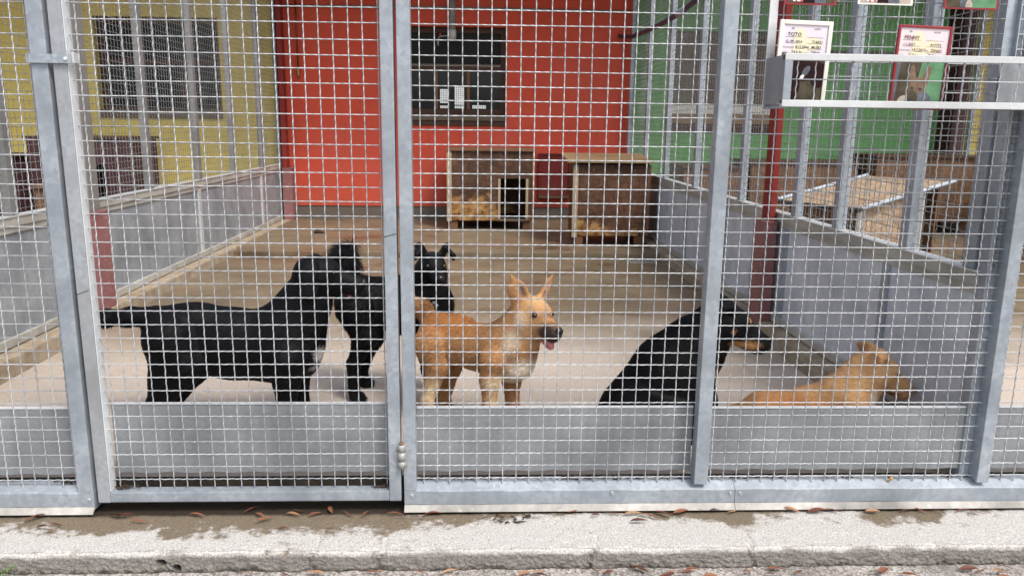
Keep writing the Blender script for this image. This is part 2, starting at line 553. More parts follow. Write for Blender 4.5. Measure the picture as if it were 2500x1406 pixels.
# ------------------------------------------------------------------ mesh helpers
class MB:
    def __init__(s):
        s.v, s.f = [], []

    def add(s, vs, fs):
        k = len(s.v)
        s.v += [tuple(map(float, x)) for x in vs]
        s.f += [tuple(i+k for i in f) for f in fs]
        return s

    def box(s, x0, x1, y0, y1, z0, z1, b=0.0):
        if b <= 0:
            vs = [(x, y, z) for z in (z0, z1) for x, y in ((x0, y0), (x1, y0), (x1, y1), (x0, y1))]
            fs = [(3, 2, 1, 0), (4, 5, 6, 7), (0, 1, 5, 4), (1, 2, 6, 5), (2, 3, 7, 6), (3, 0, 4, 7)]
            return s.add(vs, fs)
        bm = bmesh.new()
        bmesh.ops.create_cube(bm, size=1)
        for v in bm.verts:
            v.co = Vector((x0+(v.co.x+.5)*(x1-x0), y0+(v.co.y+.5)*(y1-y0), z0+(v.co.z+.5)*(z1-z0)))
        bmesh.ops.bevel(bm, geom=bm.edges[:], offset=b, segments=2, affect='EDGES', profile=0.7)
        bm.verts.index_update()
        s.add([v.co for v in bm.verts], [[v.index for v in f.verts] for f in bm.faces])
        bm.free()
        return s

    def tube(s, pts, r, n=8, caps=True):
        pts = [Vector(p) for p in pts]
        rs = r if isinstance(r, (list, tuple)) else [r]*len(pts)
        vs, fs = [], []
        ref = Vector((0, 0, 1))
        d0 = (pts[1]-pts[0]).normalized()
        if abs(d0.dot(ref)) > 0.9:
            ref = Vector((1, 0, 0))
        a = d0.cross(ref).normalized()
        for i, p in enumerate(pts):
            d = (pts[min(i+1, len(pts)-1)]-pts[max(i-1, 0)]).normalized()
            a = (a-d*a.dot(d)).normalized()
            b = d.cross(a)
            for j in range(n):
                t = 2*math.pi*j/n
                vs.append(p+(a*math.cos(t)+b*math.sin(t))*rs[i])
        for i in range(len(pts)-1):
            for j in range(n):
                k = (j+1) % n
                fs.append((i*n+j, i*n+k, (i+1)*n+k, (i+1)*n+j))
        if caps:
            fs.append(tuple(reversed(range(n))))
            fs.append(tuple(range((len(pts)-1)*n, len(pts)*n)))
        return s.add(vs, fs)

    def poly(s, pts, y0, y1):
        """outline in x,z extruded in y"""
        n = len(pts)
        vs = [(x, y0, z) for x, z in pts]+[(x, y1, z) for x, z in pts]
        fs = [tuple(range(n)), tuple(reversed(range(n, 2*n)))]
        fs += [(i, i+n, (i+1) % n+n, (i+1) % n) for i in range(n)]
        return s.add(vs, fs)

    def mesh(s, name):
        me = bpy.data.meshes.new(name)
        me.from_pydata(s.v, [], s.f)
        bm = bmesh.new()
        bm.from_mesh(me)
        bmesh.ops.recalc_face_normals(bm, faces=bm.faces[:])
        bm.to_mesh(me)
        bm.free()
        return me

    def build(s, name, mat, parent=None, smooth=False):
        me = s.mesh(name)
        return put(name, me, mat, parent, smooth)


def put(name, me, mat, parent=None, smooth=False):
    if mat is not None and not me.materials:
        me.materials.append(M[mat] if isinstance(mat, str) else mat)
    if smooth:
        me.shade_smooth()
    o = bpy.data.objects.new(name, me)
    COL.objects.link(o)
    if parent:
        o.parent = parent
        o.matrix_parent_inverse = Matrix.Translation(parent.location).inverted()
    return o


def box(name, mat, x0, x1, y0, y1, z0, z1, parent=None, b=0.003):
    return MB().box(x0, x1, y0, y1, z0, z1, b).build(name, mat, parent)


def thing(name, label, cat, loc=(0, 0, 0), group=None):
    o = bpy.data.objects.new(name, None)
    COL.objects.link(o)
    o.location = loc
    o.empty_display_size = 0.1
    o['label'] = label
    o['category'] = cat
    if group:
        o['group'] = group
    bpy.context.view_layer.update() if False else None
    return o


def tag(o, label, cat, group=None):
    o['label'] = label
    o['category'] = cat
    if group:
        o['group'] = group
    return o


def struct(o, kind='structure'):
    o['kind'] = kind
    return o


def text_mesh(txt, size, mat, parent, x, y, z, name='lettering', rot=0.0, align='LEFT'):
    c = bpy.data.curves.new(name, 'FONT')
    c.body = txt
    c.size = size
    c.align_x = align
    c.resolution_u = 2
    c.offset = size*0.012
    o = bpy.data.objects.new(name, c)
    COL.objects.link(o)
    dg = bpy.context.evaluated_depsgraph_get()
    me = bpy.data.meshes.new_from_object(o.evaluated_get(dg))
    bpy.data.objects.remove(o)
    me.name = name
    me.materials.clear()
    T = Matrix.Translation((x, y, z)) @ Matrix.Rotation(rot, 4, 'Y') @ Matrix.Rotation(math.pi/2, 4, 'X')
    me.transform(T)
    return put(name, me, mat, parent)


# ================================================================== LARGE STRUCTURE
GZ = -0.184
me = MB().add([(-150, -150, GZ), (150, -150, GZ), (150, 150, GZ), (-150, 150, GZ)], [(0, 1, 2, 3)]).mesh('ground')
struct(put('ground', me, 'ground'))

# kerb slab in front of the fence: real relief, two bored holes in the face
KX0, KX1 = -3.6, 4.2
prof = [(0.12, -0.107)]
y = 0.12
while y > -0.255:
    y -= 0.012
    prof.append((y, -0.107-0.004*max(0, -y)))
prof += [(-0.263, -0.110), (-0.270, -0.115), (-0.274, -0.122)]
z = -0.122
while z > -0.20:
    z -= 0.004
    prof.append((-0.276+0.02*(z+0.122)*-0.3, z))
xs = np.unique(np.concatenate([np.arange(KX0, KX1, 0.0115), np.arange(-1.16, -1.02, 0.0032)]))
vs, fs = [], []
holes = [(at(392, 1376, -0.275), 0.017), (at(432, 1388, -0.275), 0.015)]
cracks = [(-0.585, 0.05), (-0.345, 0.04), (0.98, 0.03), (0.40, 0.03)]
for i, x in enumerate(xs):
    for j, (yy, zz) in enumerate(prof):
        face = yy < -0.268
        n1 = mnoise.noise((x*2.3, yy*4, zz*4))
        n2 = mnoise.noise((x*28, yy*28, zz*28))
        n3 = mnoise.noise((x*80+5, yy*80, zz*80))
        dz = 0.003*n1 + 0.0022*n2 + 0.0016*n3
        dy = 0.0
        if yy < -0.255:
            chip = max(0, mnoise.noise((x*9, 3.3, 0))-0.12)
            foot = max(0.0, min(1.0, (-0.138-zz)/0.045))
            rough = mnoise.noise((x*17, zz*17, 4.4))
            dy = 0.004*n1 + 0.003*n2 + 0.003*n3 + foot*(0.012*max(0, rough+0.15)+0.004*n3)
            if yy > -0.277 and zz > -0.15:
                dz -= chip*0.022
                dy += chip*0.025
        for h, rr in holes:
            if face and (x-h[0])**2+(zz-h[2])**2 < rr*rr:
                dy += 0.07
        for cx, cw in cracks:
            xc = cx+0.035*mnoise.noise((cx, yy*9, zz*22))
            if abs(x-xc) < 0.0062 and yy < -0.22+cw+.03*mnoise.noise((cx*7, yy*5, 0)):
                dy += 0.008
                dz -= 0.004
        vs.append((x, yy+dy, zz+dz))
m = len(prof)
for i in range(len(xs)-1):
    for j in range(m-1):
        fs.append((i*m+j, i*m+j+1, (i+1)*m+j+1, (i+1)*m+j))
me = MB().add(vs, fs).mesh('kerb')
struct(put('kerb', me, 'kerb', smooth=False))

# kennel floor with a slight fall towards the fence, drain slot, rear platform


def floor_z(Y):
    return 0.010*Y


struct(MB().add([(-9, 0.10, 0.0), (9.5, 0.10, 0.0), (9.5, 4.93, floor_z(4.93)), (-9, 4.93, floor_z(4.93)),
                 (9.5, 0.10, -0.2), (-9, 0.10, -0.2), (9.5, 4.93, -0.1), (-9, 4.93, -0.1)],
                [(0, 1, 2, 3), (3, 2, 6, 7)]).build('floor', 'floor'))
struct(box('floor_shade_strip', 'dirt_shade', -9, 9.5, 0.085, 0.0995, -0.2, -0.002, b=0))  # dark strip that paints the shade of the gap below the door
struct(box('drain_channel', 'dirt_shade', -9, 9.5, 4.90, 5.02, -0.1, 0.02, b=0))
PZ = 0.105
pl = MB()
pl.add([(-9, 4.985, 0.088), (9.5, 4.985, 0.088), (9.5, 7.62, PZ+0.012), (-9, 7.62, PZ+0.012)], [(0, 1, 2, 3)])
pl.add([(-9, 4.985, 0.088), (9.5, 4.985, 0.088), (9.5, 4.985, -0.1), (-9, 4.985, -0.1)], [(0, 1, 2, 3)])
struct(pl.build('rear_platform', 'floor'))

# unseen roof added above the view, its reach set to shade the rear
rf = thing('shade_roof', 'unseen sheet roof added above the frame to shade the rear of the kennels', 'roof', (0, 5, 3.0))
box('shade_roof_sheet', 'roof', -9.2, 9.7, 6.1, 8.1, 3.35, 3.42, rf)
box('shade_roof_beam', 'galv', -9.2, 9.7, 6.12, 6.22, 3.25, 3.345, rf)


# ------------------------------------------------------------------ back walls with windows
YB = 7.6


def wall(name, label, mat, x0, x1, win=None, plinth=True, ztop=3.34):
    t = thing(name, label, 'wall', ((x0+x1)/2, YB, 0.1))
    b = MB()
    z0 = 0.285 if plinth else 0.0
    if win:
        wx0, wx1, wz0, wz1 = win
        b.box(x0, wx0, YB, YB+0.25, z0, ztop)
        b.box(wx1, x1, YB, YB+0.25, z0, ztop)
        b.box(wx0, wx1, YB, YB+0.25, z0, wz0)
        b.box(wx0, wx1, YB, YB+0.25, wz1, ztop)
    else:
        b.box(x0, x1, YB, YB+0.25, z0, ztop)
    b.build('wall_face', mat, t)
    if plinth:
        box('plinth', 'plinth', x0, x1, YB+0.012, YB+0.24, 0.0, 0.283, t, b=0)
    return t


WR = (-1.02, 0.313, 1.46, 2.565)
t = wall('red_wall', 'red rendered back wall of the middle kennel with a dark window', 'red', -2.56, 1.93, WR)
# window of the red wall: dark recess, transom, three lower panes
x0, x1, z0, z1 = WR
wf = MB()
wf.box(x0+.002, x0+.06, YB+.10, YB+.16, z0+.002, z1-.002)
wf.box(x1-.075, x1-.002, YB+.10, YB+.16, z0+.002, z1-.002)
wf.box(x0+.06, x1-.075, YB+.10, YB+.16, z1-.07, z1-.002)
wf.box(x0+.06, x1-.075, YB+.10, YB+.16, z0+.002, z0+.085)
wf = wf.build('window', 'wood_dark', t)
box('transom', 'wood_dark', x0+.06, x1-.075, YB+.085, YB+.16, 2.02, 2.09, wf)
box('transom_edge', 'wood_sill', x0+.06, x1-.075, YB+.078, YB+.10, 2.092, 2.112, wf)
for cx in (-0.595, -0.18):
    box('mullion', 'wood_brown', cx-.02, cx+.02, YB+.09, YB+.15, z0+.085, 2.02, wf)
box('board', 'screen_grey', x0+.06, x1-.075, YB+.125, YB+.14, 2.112, z1-.07, wf)
for a, c in ((x0+.06, -.615), (-.575, -.20), (-.16, x1-.075)):
    box('pane', 'glass_dark', a, c, YB+.13, YB+.138, z0+.085, 2.02, wf, b=0)
box('outer_sill', 'wood_sill', x0-.02, x1+.004, YB-.045, YB+.099, 1.40, z0-.002, wf)
box('sill_board', 'wood_dark', x0-.015, x1+.002, YB-.025, YB-.002, 1.335, 1.398, wf)
# glowing tiles before the panes stand in for daylight through far windows
for a, c, p, q in ((-.55, -.44, 1.62, 1.80), (-.36, -.235, 1.60, 1.84), (-.55, -.44, 1.555, 1.59), (-.36, -.235, 1.555, 1.59), (-.13, .05, 1.555, 1.60)):
    k = MB()
    nx, nz = max(2, int((c-a)/.022)), max(2, int((q-p)/.022))
    for i in range(nx):
        for j in range(nz):
            ax, az = a+(c-a)*i/nx, p+(q-p)*j/nz
            k.box(ax+.002, ax+(c-a)/nx-.002, YB+.122, YB+.127, az+.002, az+(q-p)/nz-.002)
    k.build('window_glow', 'farglow', wf)
rw = t

WY = (-4.86, -3.32, 1.44, 2.62)
t = wall('yellow_wall', 'yellow rendered back wall of the left kennel with a large dark window', 'yellow', -7.4, -2.565, WY)
x0, x1, z0, z1 = WY
wf = MB()
for a, c, p, q in ((x0+.002, x0+.07, z0+.002, z1-.002), (x1-.07, x1-.002, z0+.002, z1-.002), (x0+.07, x1-.07, z1-.07, z1-.002), (x0+.07, x1-.07, z0+.002, z0+.08)):
    wf.box(a, c, YB+.10, YB+.16, p, q)
wf = wf.build('window', 'wood_dark', t)
box('transom', 'wood_dark', x0+.07, x1-.07, YB+.09, YB+.16, 2.06, 2.12, wf)
for cx in (-4.35, -3.83):
    box('mullion', 'wood_dark', cx-.025, cx+.025, YB+.092, YB+.15, z0+.08, 2.06, wf)
for a, c in ((x0+.07, -4.375), (-4.325, -3.855), (-3.805, x1-.07)):
    box('pane', 'glass_dark', a, c, YB+.13, YB+.138, z0+.08, 2.06, wf, b=0)
box('board', 'screen_grey', x0+.07, x1-.07, YB+.125, YB+.14, 2.12, z1-.07, wf)
box('outer_sill', 'wood_sill', x0+.0, x1-.0, YB-.03, YB+.099, z0-.055, z0-.002+.05, wf)

WG = (2.44, 3.86, 1.52, 2.56)
t = wall('green_wall', 'green rendered back wall of the right kennel with a shuttered window', 'green', 1.935, 6.10, WG)
x0, x1, z0, z1 = WG
wf = MB()
for a, c, p, q in ((x0+.002, x0+.09, z0+.002, z1-.002), (x1-.09, x1-.002, z0+.002, z1-.002), (x0+.09, x1-.09, z1-.09, z1-.002)):
    wf.box(a, c, YB+.06, YB+.16, p, q)
wf = wf.build('window', 'wood_sill', t)
box('shutter', 'wood_sill', x0+.09, x1-.09, YB+.10, YB+.14, z0+.12, z1-.09, wf)
box('inner_sill', 'cream', x0-.03, x1+.03, YB-.04, YB+.12, z0+.002, z0+.115, wf)
box('apron_board', 'wood_ply', x0-.03, x1+.03, YB-.03, YB-.002, 1.40, z0-.004, wf)
box('apron_gap', 'wood_dark', x0-.03, x1+.03, YB-.025, YB-.002, 1.29, 1.398, wf)
box('string_course', 'plinth', 3.95, 6.09, YB-.02, YB-.002, 2.30, 2.345, t)
wall('far_yellow_wall', 'narrow yellow rendered wall beyond the green wall at the right edge', 'yellow', 6.11, 9.5, None)
tag(box('corner_pier', 'plum', 6.04, 6.22, 7.25, 7.58, 0.1, 3.0), 'dark plum pier between the green and the far yellow wall', 'pier')

# ------------------------------------------------------------------ partitions between the kennels
PITCH = 0.0503


def wave(s, p, A, ph):
    return A*math.cos(3*math.pi*s/p+ph)


def wire_mesh_data(name, length, p, A, ph, r, sides, seg):
    """crimped wire along local +Z, crimp in local Y"""
    n = int(round(length/p*seg))
    vs, fs = [], []
    for i in range(n+1):
        s = length*i/n
        y = wave(s, p, A, ph)
        dy = -A*3*math.pi/p*math.sin(3*math.pi*s/p+ph)
        c = 1/math.sqrt(1+dy*dy)
        for j in range(sides):
            t = 2*math.pi*(j+.5)/sides
            vs.append((r*math.cos(t), y+r*math.sin(t)*c, s-r*math.sin(t)*dy*c))
    for i in range(n):
        for j in range(sides):
            k = (j+1) % sides
            fs.append((i*sides+j, i*sides+k, (i+1)*sides+k, (i+1)*sides+j))
    fs.append(tuple(range(sides-1, -1, -1)))
    fs.append(tuple(range(n*sides, (n+1)*sides)))
    me = bpy.data.meshes.new(name)
    me.from_pydata(vs, [], fs)
    return me


def part_panel(nx, nz, p, r=0.0018, A=0.0020, seg=6):
    """a bay of crimped mesh in the local Y,Z plane (crimp in X), as arrays"""
    V, Fq = [], []
    k = 0

    def strand(fixed, n, vert, sgn):
        nonlocal k
        N = n*seg
        s = np.linspace(0, n*p, N+1)
        off = A*np.cos(3*np.pi*s/p)*sgn
        for (du, dv) in ((r, 0), (0, r), (-r, 0), (0, -r)):
            if vert:
                V.append(np.stack([off+du, np.full(N+1, fixed)+dv, s], 1))
            else:
                V.append(np.stack([off+du, s, np.full(N+1, fixed)+dv], 1))
        i = np.arange(N)
        for a in range(4):
            b = (a+1) % 4
            Fq.append(np.stack([k+a*(N+1)+i, k+b*(N+1)+i, k+b*(N+1)+i+1, k+a*(N+1)+i+1], 1))
        k += 4*(N+1)
    for i in range(nx):
        strand((i+.5)*p, nz, True, 1 if i % 2 else -1)
    for j in range(nz):
        strand((j+.5)*p, nx, False, -1 if j % 2 else 1)
    V = np.concatenate(V)
    Fq = np.concatenate(Fq)
    me = bpy.data.meshes.new('wire_mesh')
    me.from_pydata(V.tolist(), [], Fq.tolist())
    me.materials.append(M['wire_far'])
    me.shade_smooth()
    return me


bay = part_panel(20, 40, 0.05)


def partition(name, label, X, side, posts, lowposts, y_end=7.55):
    """side = +1: the clean face looks to +X (our kennel lies at +X of it)"""
    t = thing(name, label, 'partition', (X, 3.8, 0.1))
    f = X+side*0.012          # face plane of the sheets
    # lower sheets, one per bay
    ys = [0.10]+list(lowposts)+[y_end]
    for a, c in zip(ys[:-1], ys[1:]):
        box('sheet', 'galv_part' if side > 0 else 'galv_part_lit', min(X-.004, X+.004)-.004, X+.008, a+.006, c-.006, 0.155, 0.765, t, b=0.001)
    for yy in lowposts:
        p = box('upright', 'alu' if side > 0 else 'galv', X-.022, X+.022, yy-.03, yy+.03, 0.15, 0.74, t)
        MB().tube([(X-side*.0+side*.020, yy, .52), (X+side*.028, yy, .52)], .009, 8).build('bolt', 'galv', p)
    # top rail: pale channel with a lip
    box('top_rail', 'rail_dirty', X-.028, X+.028, 0.09, y_end, 0.772, 0.822, t)
    box('rail_lip', 'alu', X-.034, X+.034, 0.09, y_end, 0.8225, 0.829, t, b=0.001)
    box('rail_skirt', 'rail_dirty', X-.018, X+.018, 0.10, y_end, 0.735, 0.770, t)
    box('bottom_rail', 'rail_dirty', X-.03, X+.03, 0.13, y_end, 0.125, 0.172, t)
    for yy in posts:
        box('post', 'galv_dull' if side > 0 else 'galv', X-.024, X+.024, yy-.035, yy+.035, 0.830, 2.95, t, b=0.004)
    n = 8
    for i in range(n):
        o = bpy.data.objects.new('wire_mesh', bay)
        COL.objects.link(o)
        o.location = (X-side*0.006, 0.02+i*1.0-(0.45 if i == n-1 else 0), 0.832)
        o.parent = t
        o.matrix_parent_inverse = Matrix.Translation(t.location).inverted()
        o['kind'] = 'stuff'
    return t


partition('kennel_partition', 'mesh and sheet metal partition on the right, beside the green kennel', 1.915, -1,
          [0.16, 0.64, 1.33, 1.90, 2.93, 3.50, 4.20, 5.35, 6.4, 7.5], [0.77, 2.0, 3.2, 4.4, 5.6, 6.7])
partition('kennel_partition', 'mesh and sheet metal partition on the left, beside the yellow kennel', -2.60, 1,
          [0.5, 1.64, 2.5, 3.47, 4.55, 5.57, 6.64, 7.5], [0.4, 1.3, 2.6, 4.5, 6.55, 7.45])
partition('kennel_partition', 'furthest mesh partition beyond the green kennel at the right', 6.12, -1,
          [1.0, 2.5, 4.0, 5.5, 7.0], [1.5, 3.5, 5.5], 7.2)
struct(box('side_kerb', 'sidekerb', 1.80, 2.03, 0.11, 7.58, -0.1, 0.118, b=0.012))
struct(box('side_kerb', 'sidekerb', -2.72, -2.47, 0.11, 7.58, -0.1, 0.118, b=0.012))
struct(box('side_kerb', 'sidekerb', 6.0, 6.24, 0.11, 7.3, -0.1, 0.118, b=0.012))


def column(label, X, Y, sx, zwide, xs0, xs1, ys0, ys1, xu0, xu1, um='column_red'):
    t = thing('steel_column', label, 'column', (X, Y, 0.0))
    box('casing', 'column', xs0, xs1, ys0, ys1, 0.02, zwide, t, 0.004)
    box('shaft', um, xu0, xu1, ys0+.03, ys1-.03, zwide+.002, 3.04, t, 0.006)
    box('cap_plate', 'column', xs0-.004, xs1+.004, ys0-.004, ys1+.004, zwide-.012, zwide+.0015, t, 0.001)
    return t


column('faded red steel column against the right partition', 1.83, 2.2, 1, 0.77, 1.795, 1.878, 2.10, 2.30, 1.835, 1.874)
column('faded red steel column against the left partition', -2.52, 2.42, 1, 0.77, -2.565, -2.485, 2.32, 2.52, -2.561, -2.52, 'greypipe')
column('dark red column in the left rear corner of the red wall', -2.49, 7.45, 1, 0.78, -2.55, -2.43, 7.38, 7.57, -2.55, -2.49)

# ------------------------------------------------------------------ pipes on the red wall
o = MB().tube([(-.373, 7.40, 2.40), (-.373, 7.40, 3.04)], .042, 14).build('drain_pipe', 'greypipe', smooth=True)
tag(o, 'grey plastic drain pipe hanging in front of the red wall window', 'pipe')
MB().tube([(-.373, 7.40, 2.385), (-.373, 7.40, 2.50)], .047, 14).build('socket', 'paleblue', o, True)
o = MB().tube([(-2.333, 7.56, 2.03), (-2.333, 7.56, 3.0)], .011, 8).build('water_pipe', 'copper', smooth=True)
tag(o, 'thin copper water pipe with brass valve on the red wall', 'pipe')
MB().tube([(-2.333, 7.56, 2.03), (-2.333, 7.56, 2.0), (-2.333, 7.55, 1.96), (-2.32, 7.53, 1.9)], [.016, .022, .018, .014], 8).build('valve', 'brass', o, True)
MB().tube([(-2.333, 7.56, 2.05), (-2.30, 7.52, 2.06)], .01, 6).build('valve_handle', 'brass', o, True)
o = MB().tube([(-2.5, 7.575, 2.775), (-.5, 7.572, 2.785), (1.88, 7.575, 2.775)], .016, 8).build('wall_conduit', 'greypipe', smooth=True)
tag(o, 'thin grey conduit running across the top of the red wall', 'conduit')


def onX(u, v, X):
    d = FW + RT*(u-IMG_W/2)/F_PX - UP*(v-IMG_H/2)/F_PX
    return CAM + d*((X-CAM[0])/d[0])


hp = [at(1512, 88, 7.61), at(1518, 90, 7.50), at(1545, 90, 7.25)] + [onX(u, v, 1.84) for u, v in ((1575, 78), (1610, 62), (1645, 42), (1665, 30), (1695, 5), (1730, -30))]
o = MB().tube(hp, .026, 10).build('water_hose', 'hose', smooth=True)
tag(o, 'violet blue hose running from the red wall up along the right partition', 'hose')
MB().tube([onX(1655, 36, 1.84), onX(1672, 24, 1.84)], .034, 10).build('hose_clamp', 'galv', o, True)
o = MB().tube([(1.80, 6.2, 0.12), (1.80, 6.2, 0.78), (1.84, 6.2, 0.86)], .055, 12).build('downpipe', 'blackpipe', smooth=True)
tag(o, 'black plastic downpipe standing behind the lidded dog house', 'pipe')
MB().tube([(1.80, 6.2, 0.112), (1.80, 6.2, 0.20)], .064, 12).build('pipe_foot', 'blackpipe', o, True)
# small red tap seen in front of the window
o = MB().tube([(-.56, 7.5, 2.40), (-.56, 7.53, 2.36), (-.56, 7.53, 2.32)], [.012, .014, .010], 7).build('garden_tap', 'galv', smooth=True)
tag(o, 'small steel tap with a red handle in front of the dark window', 'tap')
MB().tube([(-.53, 7.5, 2.43), (-.53, 7.5, 2.47)], [.02, .008], 7).build('tap_handle', 'print_red', o, True)
MB().tube([(-.56, 7.5, 2.40), (-.53, 7.5, 2.43), (-.40, 7.45, 2.44)], .008, 6).build('tap_stem', 'galv', o, True)

# hatch in the red wall between the two dog houses
t = thing('wall_hatch', 'dark red hatch in the red wall between the two dog houses', 'hatch', (.95, 7.58, .43))
box('hatch_panel', 'darkred', .775, 1.14, 7.555, 7.585, .47, .97, t)
for a, c, p, q in ((.745, .772, .44, .995), (1.143, 1.17, .44, .995), (.772, 1.143, .972, .995), (.772, 1.143, .44, .468)):
    box('hatch_frame', 'darkred', a, c, 7.54, 7.598, p, q, t)
box('hatch_ledge', 'wood_sill', .75, 1.165, 7.51, 7.598, .415, .437, t)


# ------------------------------------------------------------------ dog houses
def pz(Y):
    return 0.088+(Y-4.985)/(7.62-4.985)*(PZ+0.012-0.088)


t = thing('dog_house', 'dark chipboard dog house with a square doorway, against the red wall', 'dog house', (.12, 7, .11))
X0, X1, Y0, Y1, Z0, Z1 = -.40, .612, 6.66, 7.36, .215, 1.04
ox0, ox1, oz0, oz1 = .225, .53, .235, .72
fr = MB()
fr.box(X0+.04, ox0-.03, Y0, Y0+.018, Z0, Z1)
fr.box(ox1+.03, X1-.012, Y0, Y0+.018, Z0, Z1)
fr.box(ox0-.03, ox1+.03, Y0, Y0+.018, oz1+.02, Z1)
fr.box(ox0-.03, ox1+.03, Y0, Y0+.018, Z0, oz0-.002)
fr.build('front_board', 'osb_dark', t)
box('jamb', 'wood_pale', ox0-.03, ox0, Y0-.012, Y0+.03, oz0, oz1, t)
box('jamb', 'wood_pale', ox1, ox1+.03, Y0-.012, Y0+.03, oz0, oz1, t)
box('lintel', 'wood_dark', ox0-.03, ox1+.03, Y0-.010, Y0+.03, oz1+.001, oz1+.02, t)
box('threshold', 'wood_sill', ox0-.03, ox1+.03, Y0-.012, Y0+.03, oz0-.025, oz0-.001, t)
box('side_board', 'osb_dark', X0, X0+.018, Y0+.02, Y1, Z0, Z1, t)
box('side_board', 'osb_dark', X1-.018, X1, Y0+.02, Y1, Z0, Z1, t)
box('rear_board', 'osb_dark', X0+.02, X1-.02, Y1-.02, Y1-.002, Z0, Z1, t)
box('base_board', 'black', X0+.02, X1-.02, Y0+.02, Y1-.022, Z0, Z0+.018, t)
box('corner_post', 'wood_pale', X0-.02, X0+.038, Y0-.014, Y0+.03, Z0-.01, Z1+.002, t)
box('corner_post', 'wood_brown', X1-.01, X1+.018, Y0-.010, Y0+.02, Z0, Z1+.002, t)
box('lid', 'wood_brown', X0-.03, X1+.03, Y0-.03, Y1+.02, Z1+.004, Z1+.03, t)
for lx in (X0+.05, X1-.08):
    for ly in (Y0+.06, Y1-.08):
        box('leg', 'wood_brown', lx-.05 if lx < 0 else lx-.03, lx+.06, ly-.04, ly+.04, pz(ly)-.002, Z0-.011, t)

t = thing('dog_house', 'brown chipboard dog house with a plywood lid, beside the right partition', 'dog house', (1.4, 5.9, .1))
X0, X1, Y0, Y1, Z0, Z1 = .985, 1.775, 5.50, 6.05, .20, .955
box('front_board', 'osb_dark2', X0+.035, X1-.02, Y0, Y0+.018, Z0, Z1, t)
box('side_board', 'osb_brown', X0, X0+.018, Y0+.02, Y1, Z0, Z1+.02, t)
box('side_board', 'osb_brown', X1-.018, X1, Y0+.02, Y1, Z0, Z1+.02, t)
box('rear_board', 'osb_dark2', X0+.02, X1-.02, Y1-.02, Y1-.002, Z0, Z1+.03, t)
box('base_board', 'black', X0+.02, X1-.02, Y0+.02, Y1-.022, Z0, Z0+.018, t)
box('corner_post', 'wood_pale', X0-.022, X0+.034, Y0-.014, Y0+.035, Z0-.02, Z1, t)
box('corner_post', 'wood_brown', X1-.02, X1+.016, Y0-.010, Y0+.03, Z0, Z1, t)
lid = MB()
lx0, lx1 = .895, 1.80
lid.add([(lx0, 5.43, .975), (lx1, 5.43, .975), (lx1+.0, 6.17, 1.03), (lx0, 6.17, 1.03), (lx0, 5.43, .997), (lx1, 5.43, .997), (lx1, 6.17, 1.052), (lx0, 6.17, 1.052)],
        [(3, 2, 1, 0), (4, 5, 6, 7), (0, 1, 5, 4), (1, 2, 6, 5), (2, 3, 7, 6), (3, 0, 4, 7)])
lid.build('lid', 'wood_ply', t)
for lx in (X0+.05, X1-.10):
    for ly in (Y0+.04, Y1-.08):
        box('leg', 'wood_brown', lx-.03, lx+.05, ly-.03, ly+.05, pz(ly)-.002, Z0-.001, t)
for dx in (1.18, 1.45, 1.62):
    MB().tube([(dx, Y0+.004, .9), (dx, Y0-.004, .9)], .006, 6).build('screw', 'galv', t)

# right kennel: pale chipboard house with metal edging, sloping lid
t = thing('dog_house', 'pale chipboard dog house with a metal edged sloping lid in the green kennel', 'dog house', (3.2, 3.6, 0))
n0, n1 = np.array((2.88, 3.09)), np.array((3.90, 3.60))
u = (n1-n0)/np.linalg.norm(n1-n0)
v = np.array((-u[1], u[0]))*0.78


def quad_slab(c, th, name, mat, par):
    b = MB()
    lo = [(p[0], p[1], p[2]-th) for p in c]
    b.add(list(c)+lo, [(0, 1, 2, 3), (7, 6, 5, 4), (0, 4, 5, 1), (1, 5, 6, 2), (2, 6, 7, 3), (3, 7, 4, 0)])
    return b.build(name, mat, par)


def P2(a, b, z):
    q = n0+u*a+v*b
    return (q[0], q[1], z)


Lh = np.linalg.norm(n1-n0)
quad_slab([P2(0, 0, .75), P2(Lh, 0, .935), P2(Lh, 1, .935), P2(0, 1, .75)], .02, 'lid', 'osb_pale', t)
for a0, b0, a1, b1, za, zb in ((0, -.03, Lh, -.03, .756, .941), (0, 1.03, Lh, 1.03, .756, .941)):
    MB().tube([P2(a0, b0, za), P2(a1, b1, zb)], .019, 4).build('metal_edge', 'galv', t)
MB().tube([P2(-.015, -.03, .745), P2(-.015, 1.03, .745)], .016, 4).build('metal_edge', 'dirt_shade', t)
quad_slab([P2(.08, .05, .735), P2(.80, .05, .86), P2(.80, .075, .86), P2(.08, .075, .735)], .70, 'front_board', 'osb_pale', t)
quad_slab([P2(.08, .93, .735), P2(1.08, .93, .90), P2(1.08, .955, .90), P2(.08, .955, .735)], .72, 'rear_board', 'osb_brown', t)
quad_slab([P2(.08, .08, .73), P2(.10, .08, .73), P2(.10, .92, .73), P2(.08, .92, .73)], .68, 'side_board', 'osb_brown', t)
for a, b in ((.06, .04), (.82, .04), (1.09, .95)):
    MB().tube([P2(a, b, .03), P2(a, b, .75+.16*a)], .022, 4).build('metal_post', 'alu', t)
quad_slab([P2(1.06, .08, .88), P2(1.08, .08, .88), P2(1.08, .92, .88), P2(1.06, .92, .88)], .84, 'side_board', 'osb_brown', t)


